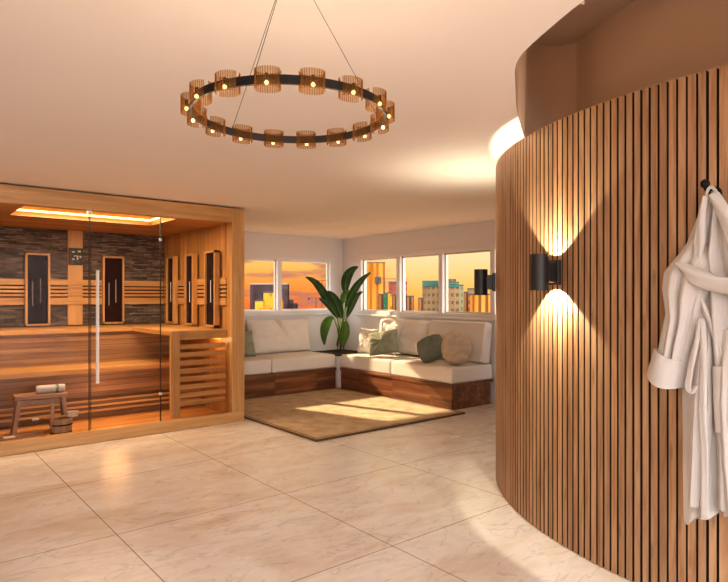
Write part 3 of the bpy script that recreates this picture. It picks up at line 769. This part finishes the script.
# ---------------------------------------------------------------- chandelier
CH = Vector((.806, 1.28, 1.6935)); CHR = .242
ch = thing('ring_chandelier', 'dark ring chandelier with sixteen ribbed amber glass shades', 'chandelier', (CH.x, CH.y, CEIL))
mb = MB()
mb.lathe([(CHR-.003, -.010), (CHR+.003, -.010), (CHR+.003, .010), (CHR-.003, .010), (CHR-.003, -.010)], CH, 96)
bmesh.ops.remove_doubles(mb.bm, verts=mb.bm.verts, dist=1e-5)
mb.build('ring', M['bronze'], ch, smooth='auto')
MB().cyl((CH.x, CH.y, CEIL-.02), (CH.x, CH.y, CEIL-.0005), .045, seg=32).build('canopy', M['bronze'], ch, smooth='auto')
for (px, near) in ((260.5, 1), (340, 1), (0, 0)):
    pass
base_dir = math.atan2(-CH.y, -CH.x)   # towards the viewer
for da in (180+41.5, 180-78.5, -18.5):
    a = base_dir+math.radians(da)
    MB().cyl((CH.x, CH.y, CEIL-.02), (CH.x+CHR*math.cos(a), CH.y+CHR*math.sin(a), CH.z+.010), .0008, seg=6).build('cable', M['bronze'], ch)
for k in range(16):
    a = base_dir+math.radians(11.25+22.5*k)
    c, s_ = math.cos(a), math.sin(a)
    rad = Vector((c, s_, 0)); tan = Vector((-s_, c, 0))
    ctr = CH + rad*CHR
    # two ribbed half-round glass shells, one outside and one inside the ring
    nr = 44; R0, HH = .0265, .0215
    mb = MB()
    for sg in (1, -1):
        rows = []
        for zc in (-HH, HH):
            row = []
            for i in range(nr+1):
                th = -PI*.47+PI*.94*i/nr
                r = R0*(1+.035*math.cos(th*32))
                row.append(ctr+rad*sg*(r*math.cos(th)*.72+.003)+tan*(r*math.sin(th))+Vector((0, 0, zc)))
            rows.append(row)
        mb.grid(rows)
    bmesh.ops.solidify(mb.bm, geom=list(mb.bm.faces), thickness=.0012)
    for sg in (1, -1):
        for i in range(15):
            th = -PI*.45+PI*.90*i/14
            r = R0*1.03+.0005
            cc = ctr+rad*sg*(r*math.cos(th)*.72+.003)+tan*(r*math.sin(th))
            mb.box(cc, (.0012, .0012, 2*HH), Matrix.Rotation(a+th*sg, 4, 'Z'))
    sh = mb.build('shade', M['amber'], ch, smooth=False)
    p = ctr+rad*.010+Vector((0, 0, -.010))
    mb = MB(); bmesh.ops.create_uvsphere(mb.bm, u_segments=12, v_segments=8, radius=.0048, matrix=Matrix.Translation(p)); mb.build('bulb', M['bulb'], sh, smooth=True)
    MB().cyl(p+Vector((0, 0, .006)), p+Vector((0, 0, .020)), .004, seg=10).cyl(ctr+Vector((0, 0, 0))+rad*.002, p+Vector((0, 0, .012)), .002, seg=6).build('bulb_holder', M['bronze'], sh)
    point('chandelier_glow', ctr+Vector((0, 0, -.10)), (1, .80, .58), .55, .01)

# ---------------------------------------------------------------- sconces
def sconce(adeg, z, label, SE=(66, 24, 110, .10, 42)):
    a = math.radians(adeg)
    n = Vector((math.cos(a), math.sin(a), 0))
    w = Vector((CX, CY, 0))+n*CR
    root = thing('wall_sconce', label, 'lamp', (w.x, w.y, z-.09), 0, 'black cylinder sconces on the slatted wall')
    c = w+n*.100
    hh = .089; r = .046
    mb = MB()
    mb.lathe([(r-.006, -hh), (r, -hh), (r, hh), (r-.006, hh), (r-.006, hh-.035), (.0, hh-.035)], (c.x, c.y, z), 36)
    mb.lathe([(r-.006, -hh), (r-.006, -hh+.035), (0, -hh+.035)], (c.x, c.y, z), 36)
    bmesh.ops.remove_doubles(mb.bm, verts=mb.bm.verts, dist=1e-5)
    mb.build('lamp_body', M['black'], root, smooth='auto')
    m4 = Matrix.Rotation(a, 4, 'Z')
    MB().box(w+n*.012+Vector((0, 0, z)), (.022, .085, .125), m4, .004).build('wall_plate', M['black'], root)
    MB().box(w+n*.04+Vector((0, 0, z)), (.05, .05, .10), m4, .004).build('bracket_arm', M['black'], root)
    for s in (1, -1):
        MB().cyl((c.x, c.y, z+s*(hh-.033)), (c.x, c.y, z+s*(hh-.030)), .032, seg=20).build('lamp_lens', M['sconce_led'], root)
        l = bpy.data.lights.new('sconce_beam', 'SPOT'); l.energy = SE[0 if s > 0 else 1]; l.color = (1, .86, .62); l.spot_size = math.radians(SE[2]); l.spot_blend = SE[3]; l.shadow_soft_size = .004
        l.use_nodes = True; en = l.node_tree.nodes['Emission']; fo = l.node_tree.nodes.new('ShaderNodeLightFalloff'); fo.inputs['Strength'].default_value = 1.0
        l.node_tree.links.new(fo.outputs['Linear' if s > 0 else 'Quadratic'], en.inputs['Strength'])
        o = bpy.data.objects.new('sconce_beam', l); col.objects.link(o)
        q = w+n*.075
        o.location = (q.x, q.y, z+s*(hh+.004))
        d = (Vector((0, 0, s))-n*math.tan(math.radians(SE[4]))).normalized()
        o.rotation_euler = d.to_track_quat('-Z', 'Y').to_euler()
sconce(159.0, 1.352, 'black up-down cylinder sconce on the slatted wall facing the room')
sconce(128.3, 1.332, 'black up-down cylinder sconce at the far edge of the slatted wall', (30, 8, 130, 1.0, 0))

# ---------------------------------------------------------------- bathrobe
def rb(px, py, xp=2.38):
    r = (px-364)/FOC; Z = xp/(.634+.7735*r)
    return Vector((xp, (.7735-.634*r)*Z, CAM_H-(py-297)*Z/FOC))
robe = thing('bathrobe', 'cream cotton bathrobe hanging from a dark hook on the slatted wall', 'bathrobe', (2.40, .93, .40))
def lerp_edge(e, py):
    for (y0, x0), (y1, x1) in zip(e[:-1], e[1:]):
        if y0 <= py <= y1: return x0+(x1-x0)*(py-y0)/(y1-y0)
    return e[-1][1] if py > e[-1][0] else e[0][1]
def panel(name, left, right, y0, y1, thick, base, folds, mat=None, parent=None, nu=64, nv=60, fold_amp=.012, seed=0, hem=None, pleat_from=None):
    """closed draped sheet: outline in px rows, front bulging towards -x (the room)"""
    rows = []
    for j in range(nv+1):
        t = j/nv
        front, back = [], []
        for i in range(nu+1):
            u = i/nu
            ya, yb = y0, y1
            if hem: yb = hem(u)
            py = ya+(yb-ya)*t
            xl, xr = lerp_edge(left, py), lerp_edge(right, py)
            px = xl+(xr-xl)*u
            p = rb(px, py)
            bul = (max(0, 1-(2*u-1)**2))**.45
            fa = fold_amp*min(1, .25+t)
            f = 0
            for (u0, w, am, drift) in folds:
                uu = u0+drift*t
                f += am*math.exp(-((u-uu)/w)**2)
            f += fa*.5*noise.noise(Vector((u*5+seed, t*1.5, seed)))+.0015*noise.noise(Vector((u*12, t*8, seed+3)))
            d = thick*bul+f*min(1, bul*1.3)
            tt = min(1, .25+t*4)
            front.append(Vector((base-d*tt, p.y, p.z)))
            back.append(Vector((base+.003, p.y, p.z)))
        rows.append(front+back[::-1])
    mb = MB(); mb.grid(rows, closed_u=True, cap=True)
    bmesh.ops.remove_doubles(mb.bm, verts=mb.bm.verts, dist=1e-5)
    return mb.build(name, mat or M['terry'], parent or robe, smooth='auto')
# body: hangs from the hook to the hem, runs out of the photo on the right
bodyL = [(190, 703), (200, 700), (215, 691), (235, 683), (256, 675), (300, 672), (340, 671), (395, 675), (440, 676), (520, 677)]
bodyR = [(190, 712), (200, 719), (215, 729), (240, 740), (280, 752), (340, 760), (400, 766), (460, 768), (520, 768)]
panel('robe_body', bodyL, bodyR, 190, 520, .055, 2.445,
      [(.30, .035, .018, -.03), (.42, .04, -.022, -.02), (.50, .05, .018, .0), (.62, .04, -.018, .04), (.75, .06, .016, .05), (.18, .05, .012, -.05), (.88, .04, -.014, .02)],
      seed=1, fold_amp=.016, nu=110, nv=110, hem=lambda u: 518+5*math.sin(u*9+.5)+4*math.sin(u*23))
# overlapping front flap whose hem ends higher
panel('robe_flap', [(318, 704), (350, 697), (400, 690), (450, 688), (506, 687)], [(318, 708), (350, 711), (400, 712), (450, 710), (506, 706)], 318, 506, .030, 2.395,
      [(.35, .10, .010, -.05), (.7, .08, -.012, .02)], seed=4, fold_amp=.012, nu=40, hem=lambda u: 504+5*u)
panel('robe_flap', [(330, 719), (400, 714), (460, 716), (514, 722)], [(330, 760), (400, 764), (514, 766)], 330, 514, .030, 2.395,
      [(.2, .08, .014, .02), (.5, .08, -.012, .02), (.75, .06, .012, .0)], seed=6, fold_amp=.02, nu=50, hem=lambda u: 510+7*math.sin(u*6+1.2))
# sleeve and its turned-back cuff, between two free edges
def poly_at(pts, t):
    L_ = [0]
    for a, b in zip(pts[:-1], pts[1:]): L_.append(L_[-1]+math.hypot(b[0]-a[0], b[1]-a[1]))
    d = t*L_[-1]
    for k in range(len(pts)-1):
        if d <= L_[k+1]+1e-9:
            f = (d-L_[k])/max(1e-9, L_[k+1]-L_[k]); a, b = pts[k], pts[k+1]
            return (a[0]+(b[0]-a[0])*f, a[1]+(b[1]-a[1])*f)
    return pts[-1]
def sheet(name, left, right, thick, base, folds, bow=0, nu=48, nv=40, seed=0, amp=.006, flat=False):
    rows = []
    for j in range(nv+1):
        t = j/nv; a = poly_at(left, t); b = poly_at(right, t)
        front, back = [], []
        for i in range(nu+1):
            u = i/nu
            px = a[0]+(b[0]-a[0])*u; py = a[1]+(b[1]-a[1])*u+bow*t*math.sin(PI*u)
            p = rb(px, py)
            bul = max(0, 1-(2*u-1)**2)**.5
            f = 0
            for (u0, w, am, drift) in folds: f += am*math.exp(-((u-u0-drift*(t-.5))/w)**2)
            f += amp*noise.noise(Vector((u*3+seed, t*3, seed)))
            tt = 1 if flat else min(1, .15+t*3)
            front.append(Vector((base-(thick*bul+f*min(1, bul*1.5))*tt, p.y, p.z)))
            back.append(Vector((base+.004, p.y, p.z)))
        rows.append(front+back[::-1])
    mb = MB(); mb.grid(rows, closed_u=True, cap=True)
    bmesh.ops.remove_doubles(mb.bm, verts=mb.bm.verts, dist=1e-5)
    return mb.build(name, M['terry'], robe, smooth='auto')
sheet('sleeve', [(688, 238), (673, 258), (662, 272), (660, 288), (664, 313), (656, 352)], [(706, 246), (714, 262), (711, 284), (702, 306), (694, 336), (686, 367)], .060, 2.405,
      [(.30, .07, .010, .25), (.48, .04, -.018, .20), (.62, .07, .010, .10), (.82, .04, -.010, .0)], seed=9)
sheet('sleeve_cuff', [(652.5, 348), (649, 360), (645.5, 372)], [(686, 363), (684, 376), (681, 388)], .078, 2.410, [(.35, .2, .006, 0)], bow=6, seed=11, flat=True, nv=16)
# shawl band crossing from the left shoulder to the right
def strap(name, pts, wid, th, xoff, parent=None, mat=None, n=30, twist=0):
    ctl = [rb(*p) for p in pts]
    # catmull-rom
    P = [ctl[0]]+ctl+[ctl[-1]]; out = []
    for i in range(1, len(P)-2):
        for k in range(8):
            t = k/8; a, b, c, d = P[i-1], P[i], P[i+1], P[i+2]
            out.append(.5*((2*b)+(-a+c)*t+(2*a-5*b+4*c-d)*t*t+(-a+3*b-3*c+d)*t**3))
    out.append(ctl[-1])
    rows = []
    m = len(out)
    for i, p in enumerate(out):
        tn = (out[min(i+1, m-1)]-out[max(i-1, 0)]).normalized()
        sd = tn.cross(Vector((1, 0, 0))).normalized()
        w = wid[min(len(wid)-1, int(i/(m-1)*(len(wid)-1)+1e-6))]
        fr = i/(m-1)*(len(wid)-1); k0 = int(min(fr, len(wid)-2)); w = wid[k0]+(wid[k0+1]-wid[k0])*(fr-k0)
        row = []
        for k in range(16):
            a = 2*PI*k/16
            row.append(Vector((xoff, p.y, p.z))+sd*(w*math.cos(a))+Vector((-1, 0, 0))*(th*(.5+.5*math.sin(a))*(1+.2*math.cos(3*a+i*.2))))
        rows.append(row)
    mb = MB(); mb.grid(rows, closed_u=True, cap=True)
    return mb.build(name, mat or M['terry'], parent or robe, smooth=True)
strap('collar', [(683, 263), (691, 269), (702, 277), (720, 284), (742, 287), (758, 284)], [.004, .020, .034, .030, .034, .020], .060, 2.372)
strap('lapel', [(706, 196), (702, 216), (700, 240), (698, 262)], [.010, .014, .020, .012], .020, 2.386)
strap('lapel', [(712, 194), (724, 212), (736, 240), (742, 270)], [.012, .024, .03, .02], .020, 2.386)
strap('lapel', [(697, 287), (706, 312), (716, 340), (728, 372)], [.004, .010, .010, .006], .010, 2.384)
strap('belt', [(704, 318), (699, 345), (694, 368), (691, 386), (695, 391), (700, 385)], [.010, .010, .010, .011, .010, .008], .009, 2.356)
strap('belt', [(705, 318), (707, 360), (706, 410), (708, 460), (707, 517)], [.010, .013, .013, .013, .014], .008, 2.356)
sheet('pocket', [(713, 366), (714, 400), (716, 432)], [(752, 367), (755, 400), (757, 432)], .012, 2.372, [], nv=16, flat=True)
strap('hanging_loop', [(706, 202), (707, 192), (711, 187), (716, 192), (718, 204)], [.006, .006, .006, .006, .006], .010, 2.385)
# second sleeve hangs on the far side
panel('sleeve', [(240, 742), (290, 750), (340, 752), (388, 752)], [(240, 752), (290, 775), (340, 782), (388, 784)], 240, 388, .055, 2.400, [(.4, .1, .014, 0)], seed=21, fold_amp=.02, nu=40)
hk = thing('wall_hook', 'dark metal hook on the slatted wall holding the bathrobe', 'hook', (2.47, .93, 1.55))
hp = rb(706, 191, 2.40)
wx = CX-math.sqrt(CR*CR-(hp.y-CY)**2)
MB().cyl((wx-.001, hp.y, hp.z), (wx-.016, hp.y, hp.z), .026, seg=24).build('hook_plate', M['bronze'], hk, smooth='auto')
MB().tube([(wx-.014, hp.y, hp.z), (wx-.06, hp.y, hp.z-.006), (wx-.085, hp.y, hp.z+.008), (wx-.095, hp.y, hp.z+.024)], [.009, .008, .008, .009], 12).build('hook_arm', M['bronze'], hk, smooth=True)
mb = MB(); bmesh.ops.create_uvsphere(mb.bm, u_segments=16, v_segments=10, radius=.017, matrix=Matrix.Translation((wx-.095, hp.y, hp.z+.026))); mb.build('hook_knob', M['bronze'], hk, smooth=True)

# ---------------------------------------------------------------- city outside
def gpt(px, Z): return F*Z+Rv*((px-364)/FOC*Z)
def building(px0, px1, ytop, Z, mat, label, depth=.6, roof=None, extra=None, base=-26, rot=0.0):
    w = (px1-px0)/FOC*Z; top = CAM_H+(297-ytop)/FOC*Z
    c = gpt((px0+px1)/2, Z)
    a = math.atan2(Rv.y, Rv.x)+rot
    root = thing('office_building', label, 'building', (c.x, c.y, base), a, 'city buildings beyond the windows')
    H_ = top-base; D = w*depth
    MB().box((0, D/2, H_/2), (w, D, H_), None, 0).build('facade', mat, root, local=True)
    MB().box((0, D/2, H_+Z*.0012), (w*1.02, D*1.02, Z*.0024), None, 0).build('parapet', roof or M['black'], root, local=True)
    if extra: extra(root, w, D, H_, Z)
    return root
f_gray = facade('grey_office', (0.036, 0.023, 0.023), (0.047, 0.032, 0.032), (0.018, 0.013, 0.013), .6, .35, .5, .4)
f_amber = facade('sunlit_amber', (.42, .17, .01), (.50, .25, .03), (.26, .09, .01), .5, .3, .3, .3)
f_tower = facade('orange_tower', (.36, .125, .012), (.46, .19, .03), (.20, .06, .01), .55, .16, .35, 1.0)
f_pink = facade('pink_block', (.20, .055, .035), (.26, .085, .05), (.13, .03, .02), .8, .5, .4, .5)
f_brown = facade('brown_stripes', (.14, .06, .025), (.24, .11, .035), (.05, .02, .01), .9, .3, .5, 1.0)
f_stripe = facade('amber_stripes', (.34, .13, .02), (.45, .21, .045), (.12, .04, .01), .55, .3, .45, 1.0)
f_stone = facade('pale_stone_office', (.15, .095, .045), (.20, .125, .055), (.08, .05, .03), .7, .45, .55, .45)
f_glassy = facade('greenish_office', (.17, .15, .08), (.24, .19, .08), (.10, .10, .07), .9, .45, .5, .5)
m_teal = plain('teal_glass_band', (.03, .085, .065), 1, vary=.3, vscale=.6, spec=0)
m_green = plain('dark_green_cladding', (.02, .06, .03), 1, spec=0)
m_roofw = plain('pale_parapet', (.22, .17, .14), 1, spec=0)
def parapet_sign(root, w, D, H_, Z): pass
building(250, 287, 284.5, 62, f_gray, 'dark grey office block seen through the left window', .5, m_roofw)
building(263.5, 275.2, 293, 55, f_amber, 'bright amber block in front of the dark grey office', .8)
building(255, 263.2, 301.5, 54, f_amber, 'low amber annex at the foot of the dark grey office', .8)
building(277, 282.5, 300, 56, f_amber, 'amber block glimpsed beside the window mullion', .8)
building(283, 287.5, 288.5, 58, f_gray, 'narrow dark tower just right of the left window mullion', .8)
building(286.5, 293, 301, 66, f_gray, 'low dark rooftops right of the narrow tower', .8)
building(292, 297.5, 304.5, 70, f_gray, 'lowest dark roof at the skyline by the narrow tower', .8)
def tower_extra(root, w, D, H_, Z):
    MB().box((w*.10, -.15, H_-w*.95), (w*.34, .3, w*.38), None, .05).build('equipment_box', M['black'], root, local=True)
building(367.5, 385, 263.3, 75, f_tower, 'tall orange tower in the first pane right of the plant', .8, M['rugb'], tower_extra)
building(378.5, 384, 295, 66, f_brown, 'small brown striped block at the foot of the orange tower', .8)
building(383.5, 388, 294, 64, m_green, 'slim dark green block right of the orange tower', .8)
building(387.8, 392, 293.5, 65, f_amber, 'slim bright amber block below the pink building', .8)
building(392, 398, 296, 66, f_brown, 'brown block beside the first mullion of the long window', .8)
building(389, 407, 283, 90, f_pink, 'reddish pink block behind the first mullion', .6)
building(404.5, 414, 297, 70, f_brown, 'brown striped block at left of the middle pane', .6)
building(418.5, 424, 299, 68, f_brown, 'low dark brown block touching the pale office in the middle pane', .6)
def teal_extra(root, w, D, H_, Z):
    MB().box((0, D/2-.1, H_-Z*.004), (w*1.01, D*1.01, Z*.007), None, 0).build('glass_band', m_teal, root, local=True)
building(423.3, 441, 282, 80, f_stone, 'pale office with teal glass top in the middle pane', .6, m_teal, teal_extra)
def teal2(root, w, D, H_, Z):
    MB().box((0, D/2-.1, H_-Z*.004), (w*1.01, D*1.01, Z*.006), None, 0).build('glass_band', m_teal, root, local=True)
    MB().box((w*.05, D/2, H_+Z*.0045), (w*.6, D*.5, Z*.005), None, 0).build('roof_house', f_stone, root, local=True)
building(443, 459, 283, 78, f_stone, 'pale office with rooftop house in the right pane', .6, m_teal, teal2)
building(458.5, 463.5, 286, 88, f_glassy, 'slim greenish glass tower beside the pale office', .6)
building(464, 468.5, 293, 74, f_brown, 'narrow brown block between the glass tower and amber block', .6)
building(468, 475.5, 289.5, 84, f_stone, 'beige block rising behind the brown and amber blocks', .6)
building(472.5, 498, 295, 70, f_stripe, 'wide amber striped block behind the far sconce', .6)
# far low skyline so the horizon is closed
def crane(pxm, yj, px0, px1, ybot, Z, label):
    c = gpt(pxm, Z)
    a = math.atan2(Rv.y, Rv.x)
    zj = CAM_H+(297-yj)/FOC*Z
    root = thing('tower_crane', label, 'crane', (c.x, c.y, -26), a, 'cranes on the skyline')
    h = zj+26; k = Z/FOC; t = .30*k
    MB().box((0, 0, h/2), (t*1.6, t*1.6, h), None, 0).build('mast', M['bronze'], root, local=True)
    MB().tube([((px0-pxm)*k, 0, h), ((px1-pxm)*k, 0, h+.0)], t*.6, 6).build('jib', M['bronze'], root, local=True)
    MB().tube([((px0-pxm)*k*.8, 0, h), (0, 0, h+1.0*k), ((px1-pxm)*k*.7, 0, h)], t*.3, 5).build('tie_cable', M['bronze'], root, local=True)
    MB().box(((px0-pxm)*k*.9, 0, h-.8*k), (1.6*k, .8*k, 1.4*k), None, 0).build('counterweight', M['bronze'], root, local=True)
crane(316, 298, 308, 322, 306, 90, 'dark tower crane against the orange sky right of the left mullion')
crane(322, 280.5, 318, 326, 306, 120, 'faint distant crane above the larger crane')
crane(384.8, 279, 378, 408, 306, 72, 'crane jib reaching right from the orange tower')
gr = MB().box((0, 0, -26.5), (600, 600, .6)).build('ground', plain('city_ground', (.30, .14, .05), .9))
gr.location = (70, 90, 0); struct(gr)

# ---------------------------------------------------------------- world
w = bpy.data.worlds.new('sunset_sky'); sc.world = w; w.use_nodes = True
nt = w.node_tree; nt.nodes.clear()
out = N(nt, 'ShaderNodeOutputWorld'); bg = N(nt, 'ShaderNodeBackground'); nt.links.new(bg.outputs[0], out.inputs[0])
tc = N(nt, 'ShaderNodeTexCoord'); sep = N(nt, 'ShaderNodeSeparateXYZ'); nt.links.new(tc.outputs['Generated'], sep.inputs[0])
# elevation ramps: towards +y (deep sunset) and towards +x (pale yellow)
def mrange(o, a, b, c=0, d=1):
    m = N(nt, 'ShaderNodeMapRange'); m.inputs['From Min'].default_value = a; m.inputs['From Max'].default_value = b; m.inputs['To Min'].default_value = c; m.inputs['To Max'].default_value = d
    nt.links.new(o, m.inputs['Value']); return m
el = mrange(sep.outputs[2], -.03, .10)
rA = ramp(nt, [(0, (.72, .13, .03)), (.25, (.90, .22, .03)), (.42, (.95, .30, .05)), (.62, (.95, .46, .10)), (1, (.97, .66, .28))])
rB = ramp(nt, [(0, (.90, .30, .03)), (.3, (.93, .47, .09)), (.55, (.94, .60, .22)), (1, (.93, .76, .46))])
for r in (rA, rB): nt.links.new(el.outputs[0], r.inputs['Fac'])
# azimuth mix: x share
az = N(nt, 'ShaderNodeMath', operation='ARCTAN2'); nt.links.new(sep.outputs[1], az.inputs[0]); nt.links.new(sep.outputs[0], az.inputs[1])
azm = mrange(az.outputs[0], math.radians(46), math.radians(54))
mx = N(nt, 'ShaderNodeMix', data_type='RGBA'); nt.links.new(azm.outputs[0], mx.inputs['Factor']); nt.links.new(rB.outputs[0], mx.inputs['A']); nt.links.new(rA.outputs[0], mx.inputs['B'])
# clouds
mp = N(nt, 'ShaderNodeMapping'); mp.inputs['Scale'].default_value = (14, 14, 75); nt.links.new(tc.outputs['Generated'], mp.inputs['Vector'])
cn = N(nt, 'ShaderNodeTexNoise'); cn.inputs['Scale'].default_value = .85; cn.inputs['Detail'].default_value = 5; nt.links.new(mp.outputs[0], cn.inputs['Vector'])
cm = mrange(cn.outputs['Fac'], .49, .62, 0, .8)
cmm = N(nt, 'ShaderNodeMath', operation='MULTIPLY'); nt.links.new(cm.outputs[0], cmm.inputs[0]); nt.links.new(azm.outputs[0], cmm.inputs[1])
mc = N(nt, 'ShaderNodeMix', data_type='RGBA'); nt.links.new(cmm.outputs[0], mc.inputs['Factor']); nt.links.new(mx.outputs['Result'], mc.inputs['A']); mc.inputs['B'].default_value = (.42, .16, .12, 1)
# added fill light: sky behind the viewer made far brighter to light the room
dt = N(nt, 'ShaderNodeVectorMath', operation='DOT_PRODUCT'); dt.inputs[1].default_value = (-.72, -.69, 0); nt.links.new(tc.outputs['Generated'], dt.inputs[0])
bk_ = mrange(dt.outputs['Value'], -.25, .35)
mb_ = N(nt, 'ShaderNodeMix', data_type='RGBA'); nt.links.new(bk_.outputs[0], mb_.inputs['Factor']); nt.links.new(mc.outputs['Result'], mb_.inputs['A']); mb_.inputs['B'].default_value = (.96, .97, 1.0, 1)
nt.links.new(mb_.outputs['Result'], bg.inputs['Color'])
BACK = 5.2
stn = mrange(bk_.outputs[0], 0, 1, 1.0, BACK); nt.links.new(stn.outputs[0], bg.inputs['Strength'])

# sun through the left windows
sd = Vector((.30, -1, -.58)).normalized()
l = bpy.data.lights.new('sun', 'SUN'); l.energy = 10; l.angle = math.radians(1.4); l.color = (1, .76, .46)
so = bpy.data.objects.new('sun', l); col.objects.link(so); so.rotation_euler = sd.to_track_quat('-Z', 'Y').to_euler(); so.location = (3, 12, 6)

# ---------------------------------------------------------------- camera
cd = bpy.data.cameras.new('camera'); cam = bpy.data.objects.new('camera', cd); col.objects.link(cam)
cd.sensor_width = 36; cd.sensor_fit = 'HORIZONTAL'; cd.lens = FOC/728*36; cd.shift_y = 6/728; cd.clip_start = .05; cd.clip_end = 1000
cam.location = (0, 0, CAM_H)
cam.rotation_euler = F.to_track_quat('-Z', 'Y').to_euler()
sc.camera = cam
sc.cycles.transparent_max_bounces = 32
sc.view_settings.view_transform = 'Standard'; sc.view_settings.look = 'None'; sc.view_settings.gamma = 1; sc.view_settings.exposure = 0.36
try: sc.view_settings.use_curve_mapping = False
except Exception: pass
